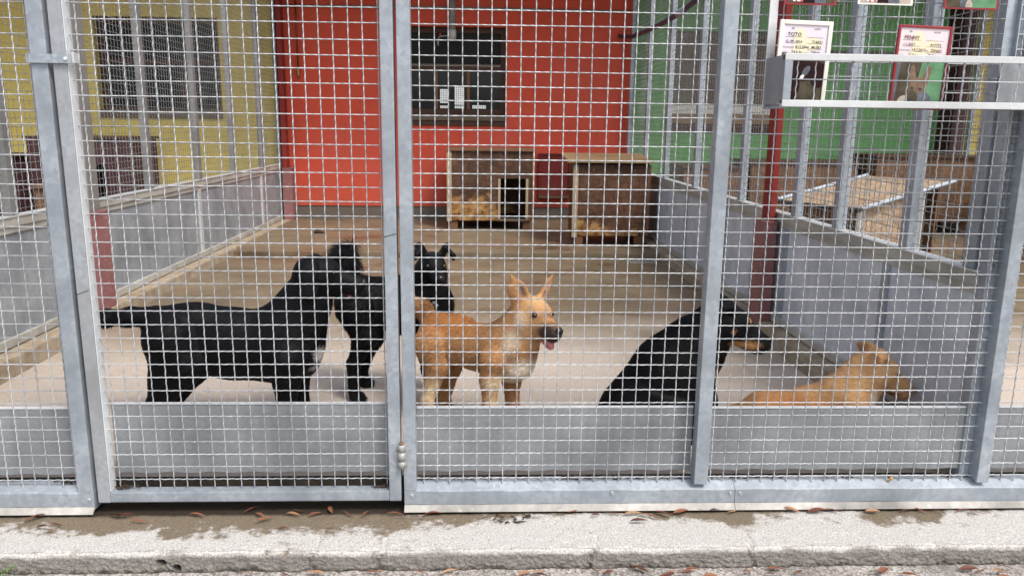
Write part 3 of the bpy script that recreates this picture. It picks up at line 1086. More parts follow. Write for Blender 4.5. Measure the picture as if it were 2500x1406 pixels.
def brown_house(label, x0, x1, y0, y1, z0, z1, door=None, mat='osb_brown', lidmat='wood_dark'):
    t = thing('dog_house', label, 'dog house', ((x0+x1)/2, (y0+y1)/2, z0))
    f = MB()
    if door:
        a, c, p, q = door
        f.box(x0, a, y0, y0+.02, z0, z1)
        f.box(c, x1, y0, y0+.02, z0, z1)
        f.box(a, c, y0, y0+.02, q, z1)
        f.box(a, c, y0, y0+.02, z0, p)
    else:
        f.box(x0, x1, y0, y0+.02, z0, z1)
    f.build('front_board', mat, t)
    box('side_board', mat, x0, x0+.02, y0+.022, y1, z0, z1, t)
    box('side_board', mat, x1-.02, x1, y0+.022, y1, z0, z1, t)
    box('rear_board', mat, x0+.022, x1-.022, y1-.02, y1-.001, z0, z1, t)
    box('lid', lidmat, x0-.03, x1+.03, y0-.03, y1+.02, z1+.002, z1+.03, t)
    for lx in (x0+.06, x1-.06):
        for ly in (y0+.08, y1-.06):
            box('leg', 'wood_brown', lx-.035, lx+.035, ly-.035, ly+.035, 0.05, z0-.001, t)
    return t


brown_house('long brown dog house under the green wall, left of the pale one', 3.30, 4.62, 6.75, 7.5, .22, .93)
brown_house('brown dog house with dark opening at the far right under the green wall', 4.75, 6.0, 6.55, 7.4, .25, 1.02, (5.0, 5.35, .28, .75))
brown_house('low brown crate house behind the right partition near the lidded house', 2.45, 3.15, 6.7, 7.4, .22, .86)
t = brown_house('dark plum dog house with black doorway in the yellow kennel', -5.35, -4.13, 6.75, 7.45, .25, 1.13, (-4.72, -4.45, .28, .85), 'plum')
for i in range(9):
    xx = -5.30+i*0.135
    if not -4.76 < xx < -4.43:
        box('batten', 'plum', xx, xx+.085, 6.728, 6.748, .26, 1.12, t)
brown_house('lower dark dog house at the left edge of the yellow kennel', -5.95, -5.45, 6.4, 7.2, .22, .92, (-5.85, -5.6, .25, .75), 'plum')
brown_house('small brown chipboard box in front of the plum dog house', -4.95, -4.72, 6.1, 6.5, .15, .60, None, 'osb_brown', 'osb_brown')

# floor drain beside the right partition
t = thing('floor_drain', 'small rusty slotted drain grate in the floor beside the right partition', 'drain', (1.58, 4.75, .05))
box('drain_frame', 'rail_dirty', 1.46, 1.72, 4.70, 4.90, .030, .0545, t, b=0.002)
for i in range(8):
    box('slot', 'black', 1.475+i*.030, 1.490+i*.030, 4.715, 4.885, .050, .0555, t, b=0)
o = MB()
o.tube([(-1.93, 6.24, .108), (-1.88, 6.26, .122), (-1.82, 6.24, .108)], [.02, .03, .015], 7)
tag(o.build('earth_clod', 'litter', smooth=True), 'small dark clod lying on the rear platform', 'clod')

# ================================================================== FRONT FENCE
YW = 0.030            # plane of the wires
WR_, WA = 0.0022, 0.0021
ZB, ZT = -0.012, 2.06
NVC = int(round((ZT-ZB)/PITCH))
vm = [wire_mesh_data('wire', NVC*PITCH, PITCH, WA, ph, WR_, 6, 8) for ph in (0, math.pi)]
for me in vm:
    me.materials.append(M['wire'])
    me.shade_smooth()


def wires(par, xa, xb, phase_x, rows=NVC, z0=ZB):
    """vertical and horizontal crimped wires, each an object of its own"""
    def child(me, loc, rot):
        o = bpy.data.objects.new('wire', me)
        COL.objects.link(o)
        o.location = loc
        o.rotation_euler = rot
        o.parent = par
        o.matrix_parent_inverse = Matrix.Translation(par.location).inverted()
        if random.random() < .07:
            o.material_slots[0].link = 'OBJECT'
            o.material_slots[0].material = M['wire_rust']
        return o
    n = int((xb-xa-phase_x)/PITCH)+1
    for i in range(n):
        child(vm[i % 2], (xa+phase_x+i*PITCH+random.gauss(0, .0013), YW+random.uniform(-.0008, .0008), z0+random.uniform(-.004, .002)),
              (random.uniform(-.0008, .0008), random.gauss(0, .0010), 0))
    ln = xb-xa
    # start so that crossings fall on the crimp: s = 0 at xa -> shift by the phase
    hm = [wire_mesh_data('wire', ln, PITCH, WA, ph-3*math.pi*phase_x/PITCH, WR_, 6, 8) for ph in (math.pi, 0)]
    for me in hm:
        me.materials.append(M['wire'])
        me.shade_smooth()
    for j in range(rows):
        child(hm[j % 2], (xa, YW+random.uniform(-.0008, .0008), z0+0.034+j*PITCH+random.uniform(-.0012, .0012)),
              (0, math.pi/2+random.uniform(-.0010, .0010), 0)).rotation_euler = (0, math.pi/2+random.gauss(0, .0014), random.gauss(0, .0012))


def kick_sheet(par, x0, x1, z0, z1, Y=0.062):
    """thin sheet with a folded, slightly wavy bright top edge"""
    n = 24
    vs, fs = [], []
    for i in range(n+1):
        x = x0+(x1-x0)*i/n
        wv = 0.0016*math.sin(i*0.9+x0*3)+0.001*math.sin(i*2.3)
        for (dy, zz) in ((0, z0+0.003*math.sin(i*1.7)), (0.001*math.sin(i*.7), (z0+z1)/2), (wv, z1), (wv+.010, z1+.003), (wv+.012, z1-.012)):
            vs.append((x, Y+dy, zz))
    for i in range(n):
        for j in range(4):
            fs.append((i*5+j, i*5+j+1, (i+1)*5+j+1, (i+1)*5+j))
    s = MB().add(vs, fs).build('kick_sheet', 'galv_sheet', par)
    MB().box(x0, x1, Y-.0012, Y+.011, z1+.0035, z1+.0095).build('folded_edge', 'lit_zinc', s)
    return s


def rivet(par, x, z, y=-.0005):
    MB().tube([(x, y-.0035, z), (x, y+.004, z)], [.0055, .0065], 8).build('rivet', 'alu', par)
    MB().tube([(x, y-.0040, z), (x, y-.0034, z)], .0022, 6).build('rivet_core', 'ink', par)


# ---- fixed fence: posts, sill, sheets, wires
ff = thing('mesh_fence', 'galvanised wire mesh fence front fixed to the kerb around the door', 'fence', (0.4, 0, -.1))
box('post', 'galv', -1.508, -1.452, 0.0, 0.055, -.088, 2.2, ff, .004)
box('post', 'galv', -.291, -.245, 0.0, 0.055, -.018, 2.2, ff, .004)
box('post', 'galv', .822, .874, -.004, 0.055, 0.004, 2.2, ff, .004)
box('post', 'galv', 1.938, 1.983, -.004, 0.055, 0.004, 2.2, ff, .004)
box('end_post', 'galv', 1.900, 1.9395, .052, .115, -.05, 2.2, ff, .004)
box('end_post', 'galv', 2.74, 2.79, 0, .055, 0.004, 2.2, ff, .004)
box('end_post', 'galv', -2.66, -2.61, 0, .055, 0.004, 2.2, ff, .004)


def sill(x0, x1, zt, par):
    b = MB()
    # front fascia, sloping ledge up to the wires, pale drip flashing below
    pr = [(0.0, -.074), (0.0, -.020), (0.006, -.016), (0.040, zt), (0.075, zt), (0.075, -.074)]
    n = 40
    vs, fs = [], []
    for i in range(n+1):
        x = x0+(x1-x0)*i/n
        for (yy, zz) in pr:
            vs.append((x, yy+.0012*math.sin(i*1.3)+.0008*math.sin(i*3.1), zz+.0012*math.sin(i*.8)))
    k = len(pr)
    for i in range(n):
        for j in range(k):
            fs.append((i*k+j, i*k+(j+1) % k, (i+1)*k+(j+1) % k, (i+1)*k+j))
    fs.append(tuple(range(k)))
    fs.append(tuple(range(n*k, n*k+k)))
    s = b.add(vs, fs).build('sill', 'galv', par)
    f = MB()
    f.add([(x0, -.001, -.0745), (x1, -.001, -.0745), (x1, -.022, -.094), (x0, -.022, -.094),
           (x0, .004, -.0745), (x1, .004, -.0745), (x1, -.019, -.097), (x0, -.019, -.097)],
          [(0, 1, 2, 3), (7, 6, 5, 4), (3, 2, 6, 7), (0, 3, 7, 4), (1, 5, 6, 2)])
    f.build('drip_flashing', 'flashing', s)
    return s


sill(-.290, .985, .004, ff)
sill(.987, 3.1, .004, ff)
sill(-3.1, -1.451, -.004, ff)
for x, zz in ((-.262, -.036), (.507, -.030), (.968, -.034), (1.006, -.034), (-1.47, -.045)):
    rivet(ff, x, zz)
kick_sheet(ff, -.244, .820, .035, .288)
kick_sheet(ff, .876, 1.903, .035, .285)
kick_sheet(ff, 1.990, 2.735, .035, .285)
kick_sheet(ff, -2.605, -1.510, .03, .288)
wires(ff, -.247, .824, .030)
wires(ff, .872, 1.940, .022)
wires(ff, 1.981, 2.742, .025)
wires(ff, -2.612, -1.505, .030)

# ---- door
dr = thing('mesh_door', 'wire mesh door in a galvanised frame, hinged at the middle post', 'door', (-.87, 0.02, -.06))
dstile = box('frame_stile', 'galv_rust', -1.436, -1.391, 0.0, 0.050, -.058, 2.18, dr, .004)
box('inner_flange', 'lit_zinc', -1.3905, -1.3875, 0.004, 0.049, -.016, 2.15, dstile, .001)
box('frame_stile', 'galv', -.347, -.302, 0.0, 0.050, -.058, 2.18, dr, .004)
box('frame_rail', 'galv', -1.3905, -.3475, 0.001, 0.050, -.057, -.017, dr, .004)
box('frame_rail', 'galv', -1.3905, -.3475, 0.001, 0.050, 2.12, 2.179, dr, .004)
kick_sheet(dr, -1.386, -.349, .035, .305)
wires(dr, -1.391, -.346, .028)
# weld seam marks across the stiles
for x0_, x1_, zz, sl_ in ((-.347, -.302, .955, .012), (-1.436, -1.391, .742, .016)):
    MB().add([(x0_+.001, -.0006, zz), (x1_-.001, -.0006, zz+sl_), (x1_-.001, -.0006, zz+sl_+.0025), (x0_+.001, -.0006, zz+.0025)], [(0, 1, 2, 3)]).build('weld_seam', 'screen_grey', dr)

# ---- latch strap and hinge
lt = box('latch', 'galv', -1.509, -1.370, -.012, -.006, 1.534, 1.563, dr, .001)
MB().tube([(-1.386, -.016, 1.549), (-1.386, -.011, 1.549)], [.0055, .0065], 10).build('bolt', 'lit_zinc', lt)
box('strap_hook', 'galv', -1.516, -1.510, -.012, .03, 1.534, 1.563, lt, .001)
box('keeper', 'alu', -1.3695, -1.362, -.004, .036, 1.536, 1.570, lt, .001)
hg = MB().tube([(-.2965, -.012, .112), (-.2965, -.012, .146)], .0145, 12).build('hinge', 'zincnew', dr, True)
for a, c, r in ((.148, .176, .0135), (.082, .110, .0135)):
    MB().tube([(-.2965, -.012, a), (-.2965, -.012, c)], r, 12).build('knuckle', 'zincnew', hg, True)
MB().tube([(-.2965, -.012, .1765), (-.2965, -.012, .184)], [.009, .008], 10).build('pin', 'copperpin', hg, True)
box('leaf_plate', 'zincnew', -.325, -.303, -.005, -.0005, .112, .146, hg, .001)
box('leaf_plate', 'zincnew', -.290, -.272, -.005, -.0005, .086, .172, hg, .001)

# ---- supports and card holder in front of the right bay
hd = thing('card_holder', 'galvanised box shaped card holder fixed across the right fence bay', 'card holder', (1.5, -.09, 1.42))
HX0, HX1, HYF, HYB = .977, 2.35, -.185, -.012
ztp, zbt = 1.588, 1.420
box('side_plate', 'galv_sheet', HX0, HX0+.003, HYF+.005, HYB, zbt+.01, ztp-.004, hd, .001)
box('side_plate', 'galv_sheet', HX1-.003, HX1, HYF+.005, HYB, zbt+.01, ztp-.004, hd, .001)
box('front_bar', 'alu', HX0, HX1, HYF, HYF+.022, ztp-.022, ztp, hd, .002)
box('front_bar', 'alu', HX0, HX1, HYF, HYF+.022, zbt, zbt+.022, hd, .002)
box('front_bar', 'galv', HX0+.0005, HX0+.026, HYF+.0005, HYF+.0215, zbt+.0225, ztp-.0225, hd, .001)
box('tray_bottom', 'galv_sheet', HX0+.004, HX1-.004, HYF+.023, HYB, zbt+.002, zbt+.006, hd, .001)
box('tray_bottom_edge', 'galv', HX0-.001, HX0+.028, HYF+.024, HYB+.01, zbt-.004, zbt+.0015, hd, .001)
box('stand', 'alu', .975, 1.004, -.011, -.004, 1.41, 2.2, hd, .001)
b = MB()
b.box(1.800, 1.838, -.011, -.006, 1.42, 2.2).box(1.838, 1.842, -.030, -.006, 1.42, 2.2)
b.build('angle_stand', 'galv', hd)
box('rear_plate', 'galv_sheet', 1.79, HX1-.004, -.040, -.036, zbt+.008, ztp-.006, hd, .001)
hw = wire_mesh_data('wire', ztp-zbt-.044, .0503, .0016, 0, .0022, 6, 8)
hw.materials.append(M['wire'])
hw.shade_smooth()
i = 0
x = HX0+.026+.020
while x < HX1-.02:
    o = bpy.data.objects.new('wire', hw)
    COL.objects.link(o)
    o.location = (x, HYF+.012, zbt+.022)
    o.rotation_euler = (0, random.uniform(-.02, .02), random.uniform(0, 6))
    o.parent = hd
    o.matrix_parent_inverse = Matrix.Translation(hd.location).inverted()
    x += .0615
MB().tube([(HX0+.02, HYF+.007, 1.507), (HX1-.02, HYF+.007, 1.507)], .0024, 6).build('wire', 'wire', hd, True)


def ellipse(cx, cz, rx, rz, n=18, rot=0.0):
    return [(cx+rx*math.cos(2*math.pi*i/n)*math.cos(rot)-rz*math.sin(2*math.pi*i/n)*math.sin(rot),
             cz+rx*math.cos(2*math.pi*i/n)*math.sin(rot)+rz*math.sin(2*math.pi*i/n)*math.cos(rot)) for i in range(n)]


def flat(par, pts, Y, mat, name, clip=None):
    """a printed patch: flat outline in x,z, at its own paper depth; clipped to the photo"""
    if clip:
        a, c, p, q = clip
        pts = [(min(max(x, a), c), min(max(zz, p), q)) for x, zz in pts]
    me = bpy.data.meshes.new(name)
    me.from_pydata([(x, Y, zz) for x, zz in pts], [], [tuple(range(len(pts)))])
    return put(name, me, mat, par)


def card_frame(par, w, h, bar, mat, Y, rad=.0):
    for a, c, p, q in ((0, bar, 0, h), (w-bar, w, 0, h), (bar, w-bar, 0, bar), (bar, w-bar, h-bar, h)):
        box('frame_side', mat, a, c, Y-.006, Y+.005, p, q, par, .0025)


def form(par, w, h, bar, paper, name, rows, ink, Y):
    """upper half: printed adoption form"""
    zs = h*0.615
    flat(par, [(bar, zs), (w-bar, zs), (w-bar, h-bar), (bar, h-bar)], Y, paper, 'form_sheet')
    zt = h-bar
    flat(par, ellipse(w*.40, zt-.040, .021, .030), Y-.0008, 'paper_yel', 'printed_blob')
    flat(par, ellipse(w*.42, zt-.078, .026, .032), Y-.0010, 'paper_yel', 'printed_blob')
    flat(par, ellipse(w*.66, zt-.060, .030, .022), Y-.0009, 'paper_yel', 'printed_blob')
    for fx, fz, ln in ((.05, .040, .38), (.55, .040, .36), (.07, .060, .36), (.56, .060, .34), (.30, .077, .2), (.60, .077, .3), (.22, .094, .22), (.60, .094, .3)):
        z_ = zt-fz
        flat(par, [(bar+fx*(w-2*bar), z_), (bar+(fx+ln)*(w-2*bar), z_), (bar+(fx+ln)*(w-2*bar), z_+.0008), (bar+fx*(w-2*bar), z_+.0008)], Y-.0014, 'ink', 'ruled_line')
    for tx, fx, fz, sz, mt in rows:
        text_mesh(tx, sz, mt, par, bar+fx*(w-2*bar), Y-.0018, zt-fz, 'lettering')


# TOTO card
ROT = R(-1.6)
W_, H_ = .180, .275
cx = at(1906, 48, -.06)
t1 = thing('pet_card', 'white framed dog card reading TOTO standing in the card holder', 'card', (0, 0, 0))
card_frame(t1, W_, H_, .014, 'frame_white', 0)
form(t1, W_, H_, .014, 'paper', 'TOTO',
     [('IME', .18, .014, .006, 'ink'), ('KUĆIŠTE', .68, .014, .006, 'ink'), ('TOTO', .10, .037, .0165, 'ink'), ('716021', .66, .058, .0125, 'ink'), ('12. 09. 2014', .06, .058, .0115, 'ink'),
      ('8.12.2014', .30, .075, .0115, 'ink'), ('DAN DOLASKA', .01, .075, .0055, 'ink'), ('MUŠKI', .66, .075, .0115, 'ink'), ('SPOL', .52, .075, .0055, 'ink'),
      ('14,6 kg', .22, .092, .0125, 'ink'), ('TEŽINA', .01, .092, .0055, 'ink'), ('DLAKA', .50, .092, .0055, 'ink'), ('CRNA', .66, .092, .0115, 'ink'), ('KRATKA', .66, .104, .011, 'ink')], 'ink', -.001)
ph = (.014, W_-.014, .014, H_*.612)
flat(t1, [(ph[0], ph[2]), (ph[1], ph[2]), (ph[1], ph[3]), (ph[0], ph[3])], -.001, 'ph_bg', 'photo')
flat(t1, ellipse(.085, .118, .085, .040), -.0016, 'ph_dark', 'photo_patch', ph)
flat(t1, ellipse(.050, .070, .038, .055, rot=.2), -.0018, 'ph_dark', 'photo_patch', ph)
flat(t1, ellipse(.150, .10, .030, .042), -.0017, 'ph_dark', 'photo_patch', ph)
flat(t1, ellipse(.105, .112, .010, .020, rot=-.6), -.0022, 'ph_grey', 'photo_patch', ph)
flat(t1, ellipse(.093, .092, .006, .010, rot=-.6), -.0024, 'paper_white', 'photo_patch', ph)
flat(t1, ellipse(.040, .060, .016, .018), -.0024, 'ph_grey', 'photo_patch', ph)
flat(t1, ellipse(.048, .047, .014, .004, rot=.15), -.0028, 'ph_pink', 'photo_patch', ph)
flat(t1, ellipse(.045, .030, .028, .014), -.0026, 'ph_dark', 'photo_patch', ph)
t1.location = (cx[0]-.008, -.06, cx[2]-H_)
t1.rotation_euler = (0, ROT*-1, 0)

# PENNY card
cx = at(2192, 60, -.06)
W_, H_ = .186, .275
t2 = thing('pet_card', 'crimson framed dog card reading PENNY standing in the card holder', 'card', (0, 0, 0))
card_frame(t2, W_, H_, .0085, 'frame_red', 0)
form(t2, W_, H_, .0085, 'paper_pink', 'PENNY',
     [('IME', .18, .014, .006, 'ink'), ('KUĆIŠTE', .68, .014, .006, 'ink'), ('PENNY', .09, .037, .0165, 'ink_red'), ('917773', .64, .058, .0125, 'ink_red'), ('1.1.2017', .08, .058, .012, 'ink_red'),
      ('19.7.2017', .27, .075, .012, 'ink_red'), ('DAN DOLASKA', .01, .075, .0055, 'ink'), ('ŽENSKI', .66, .075, .0115, 'ink_red'), ('SPOL', .54, .075, .0055, 'ink'),
      ('12,8 kg', .20, .092, .012, 'ink_red'), ('TEŽINA', .01, .092, .0055, 'ink'), ('DLAKA', .54, .092, .0055, 'ink'), ('ŽUTO-SMEĐA', .62, .092, .011, 'ink_red'), ('KRATKA', .66, .104, .011, 'ink_red')], 'ink', -.001)
ph = (.0085, W_-.0085, .0085, H_*.612)
flat(t2, [(ph[0], ph[2]), (ph[1], ph[2]), (ph[1], ph[3]), (ph[0], ph[3])], -.001, 'ph_green', 'photo')
flat(t2, [(.0085, ph[3]), (.05, ph[3]), (.045, .01), (.0085, .01)], -.0014, 'ph_grey', 'photo_patch', ph)
flat(t2, [(.026, ph[3]), (.10, ph[3]), (.075, .0085), (.015, .0085)], -.0016, 'ph_bg', 'photo_patch', ph)
flat(t2, ellipse(.092, .066, .031, .042, rot=-.2), -.0020, 'ph_tan', 'photo_patch', ph)
flat(t2, [(.058, .085), (.060, .140), (.070, .148), (.086, .098)], -.0022, 'ph_tan', 'photo_patch', ph)
flat(t2, [(.098, .098), (.122, .146), (.134, .140), (.126, .078)], -.0022, 'ph_tan', 'photo_patch', ph)
flat(t2, ellipse(.120, .020, .030, .040, rot=.3), -.0021, 'ph_grey', 'photo_patch', ph)
flat(t2, ellipse(.055, .022, .028, .024), -.0021, 'ph_cream', 'photo_patch', ph)
flat(t2, ellipse(.078, .042, .018, .024, rot=.5), -.0024, 'ph_bg', 'photo_patch', ph)
flat(t2, ellipse(.070, .030, .009, .008), -.0027, 'ink', 'photo_patch', ph)
flat(t2, ellipse(.102, .068, .006, .004), -.0027, 'ink', 'photo_patch', ph)
flat(t2, ellipse(.074, .070, .005, .004), -.0027, 'ink', 'photo_patch', ph)
t2.location = (cx[0]-.004, -.06, cx[2]-H_)
t2.rotation_euler = (0, R(1.8), 0)

# three cards of the row above, only their feet show
for (u0, u1, vb, fm, lab, kind) in ((1914, 2042, 11, 'frame_red', 'dog card in a red sleeve, leftmost of the upper row', 0),
                                    (2094, 2228, 11, 'frame_white', 'dog card in a white sleeve, middle of the upper row', 1),
                                    (2304, 2436, 22, 'frame_red', 'dog card in a red sleeve, rightmost of the upper row', 2)):
    a, c = at(u0, vb, -.03), at(u1, vb, -.03)
    wd = c[0]-a[0]
    t = thing('pet_card', lab, 'card', (0, 0, 0))
    b = MB().box(0, wd, 0, .004, 0, .30, .001).build('backing', 'frame_white' if kind == 1 else fm, t)
    flat(t, [(.008, .006), (wd-.008, .006), (wd-.008, .15), (.008, .15)], -.0006, 'ph_bg' if kind == 0 else ('ph_green' if kind == 2 else 'ph_cream'), 'photo')
    cl = (.008, wd-.008, .006, .15)
    if kind < 2:
        flat(t, [(.030, .010), (.062, .010), (.062, .06), (.030, .06)], -.0010, 'paper_white', 'photo_patch', cl)
        text_mesh('R', .045, 'print_red', t, .035, -.0014, .010)
        flat(t, ellipse(.115, .01, .028, .03), -.0010, 'ph_grey', 'photo_patch', cl)
        flat(t, ellipse(.085, .006, .02, .02), -.0012, 'ph_dark', 'photo_patch', cl)
    else:
        flat(t, ellipse(.04, .03, .04, .04), -.0010, 'ph_bg', 'photo_patch', cl)
        flat(t, ellipse(.075, .02, .022, .03), -.0014, 'ph_grey', 'photo_patch', cl)
        flat(t, ellipse(.085, .012, .012, .02), -.0016, 'ph_cream', 'photo_patch', cl)
    t.location = (a[0], -.03, a[2])
    t.rotation_euler = (0, R(.6), 0)


# ================================================================== DOGS
def surface_nets(val, org, h):
    nx, ny, nz = val.shape
    ins = val < 0
    c = np.zeros((nx-1, ny-1, nz-1), np.int8)
    for i in (0, 1):
        for j in (0, 1):
            for k in (0, 1):
                c += ins[i:nx-1+i, j:ny-1+j, k:nz-1+k]
    act = (c > 0) & (c < 8)
    idx = -np.ones(act.shape, np.int64)
    cells = np.argwhere(act)
    idx[act] = np.arange(len(cells))
    pos = np.zeros((len(cells), 3))
    cnt = np.zeros(len(cells))
    corners = [(i, j, k) for i in (0, 1) for j in (0, 1) for k in (0, 1)]
    for a in corners:
        for ax in range(3):
            if a[ax] == 0:
                b = list(a)
                b[ax] = 1
                va = val[cells[:, 0]+a[0], cells[:, 1]+a[1], cells[:, 2]+a[2]]
                vb = val[cells[:, 0]+b[0], cells[:, 1]+b[1], cells[:, 2]+b[2]]
                m = (va < 0) != (vb < 0)
                t = np.where(m, va/np.where(m, va-vb, 1), 0)
                p = np.tile(np.array(a, float), (len(cells), 1))
                p[:, ax] += t
                pos[m] += p[m]
                cnt[m] += 1
    pos = pos/cnt[:, None]+cells
    quads = []
    for ax in range(3):
        sl0 = [slice(None)]*3
        sl1 = [slice(None)]*3
        sl0[ax] = slice(0, -1)
        sl1[ax] = slice(1, None)
        a, b = ins[tuple(sl0)], ins[tuple(sl1)]
        o1, o2 = [k for k in range(3) if k != ax]
        for flip, mm in ((False, a & ~b), (True, ~a & b)):
            e = np.argwhere(mm)
            ok = (e[:, o1] > 0) & (e[:, o2] > 0) & (e[:, o1] < val.shape[o1]-1) & (e[:, o2] < val.shape[o2]-1)
            e = e[ok]
            q = []
            for d1, d2 in ((0, 0), (-1, 0), (-1, -1), (0, -1)):
                ee = e.copy()
                ee[:, o1] += d1
                ee[:, o2] += d2
                q.append(idx[ee[:, 0], ee[:, 1], ee[:, 2]])
            q = np.stack(q, 1)
            if (ax == 1) != flip:
                q = q[:, ::-1]
            quads.append(q)
    quads = np.concatenate(quads)
    return pos*h+org, quads


class Body:
    def __init__(s):
        s.pr = []

    def cone(s, a, b, ra, rb, k=.02, flat=None):
        s.pr.append(('c', np.array(a, float), np.array(b, float), ra, rb, k, flat))

    def chain(s, pts, k=.02, flat=None):
        for (a, ra), (b, rb) in zip(pts[:-1], pts[1:]):
            s.cone(a, b, ra, rb, k, flat)

    def ell(s, c, r, axes=None, k=.02):
        s.pr.append(('e', np.array(c, float), np.array(r, float), np.eye(3) if axes is None else np.array(axes, float), 0, k, None))

    def cut(s, a, b, ra, rb, k=.006, flat=None):
        s.pr.append(('x', np.array(a, float), np.array(b, float), ra, rb, k, flat))

    def mesh(s, h=.0052):
        lo, hi = np.full(3, 1e9), np.full(3, -1e9)
        bbs = []
        for p in s.pr:
            if p[0] in 'cx':
                r = max(p[3], p[4])
                l_, h_ = np.minimum(p[1], p[2])-r, np.maximum(p[1], p[2])+r
            else:
                r = p[2].max()
                l_, h_ = p[1]-r, p[1]+r
            bbs.append((l_, h_))
            if p[0] != 'x':
                lo, hi = np.minimum(lo, l_), np.maximum(hi, h_)
        lo -= 3*h
        hi += 3*h
        n = np.ceil((hi-lo)/h).astype(int)+1
        val = np.full(n, 0.08, np.float32)
        ax = [lo[i]+h*np.arange(n[i]) for i in range(3)]
        for p, (l_, h_) in zip(s.pr, bbs):
            k = p[5]
            mg = 0.05+k
            i0 = np.maximum(0, ((l_-mg-lo)/h).astype(int))
            i1 = np.minimum(n, ((h_+mg-lo)/h).astype(int)+2)
            sl_ = tuple(slice(i0[i], i1[i]) for i in range(3))
            X, Y, Z = np.meshgrid(*[ax[i][sl_[i]] for i in range(3)], indexing='ij')
            P = np.stack([X, Y, Z], -1)
            if p[0] in 'cx':
                q = P-p[1]
                ba = p[2]-p[1]
                if p[6] is not None:
                    axis, sc = p[6]
                    axis = np.array(axis, float)
                    axis /= np.linalg.norm(axis)
                    q = q+axis*((q@axis)*(1/sc-1))[..., None]
                    ba = ba+axis*((ba@axis)*(1/sc-1))
                t = np.clip((q@ba)/max(ba@ba, 1e-9), 0, 1)
                d = np.linalg.norm(q-t[..., None]*ba, axis=-1)-(p[3]+(p[4]-p[3])*t)
                if p[6] is not None:
                    d *= .6+.4*p[6][1]
            else:
                q = (P-p[1])@p[3].T
                k0 = np.linalg.norm(q/p[2], axis=-1)
                k1 = np.linalg.norm(q/p[2]**2, axis=-1)
                d = k0*(k0-1)/np.maximum(k1, 1e-6)
            v = val[sl_]
            if p[0] == 'x':
                hh = np.clip(.5-.5*(v+d)/k, 0, 1)
                val[sl_] = v*(1-hh)-d*hh+k*hh*(1-hh)
            else:
                hh = np.clip(.5+.5*(d-v)/k, 0, 1)
                val[sl_] = v*hh+d*(1-hh)-k*hh*(1-hh)
        return surface_nets(val, lo, h)


def unit(v):
    v = np.array(v, float)
    return v/np.linalg.norm(v)


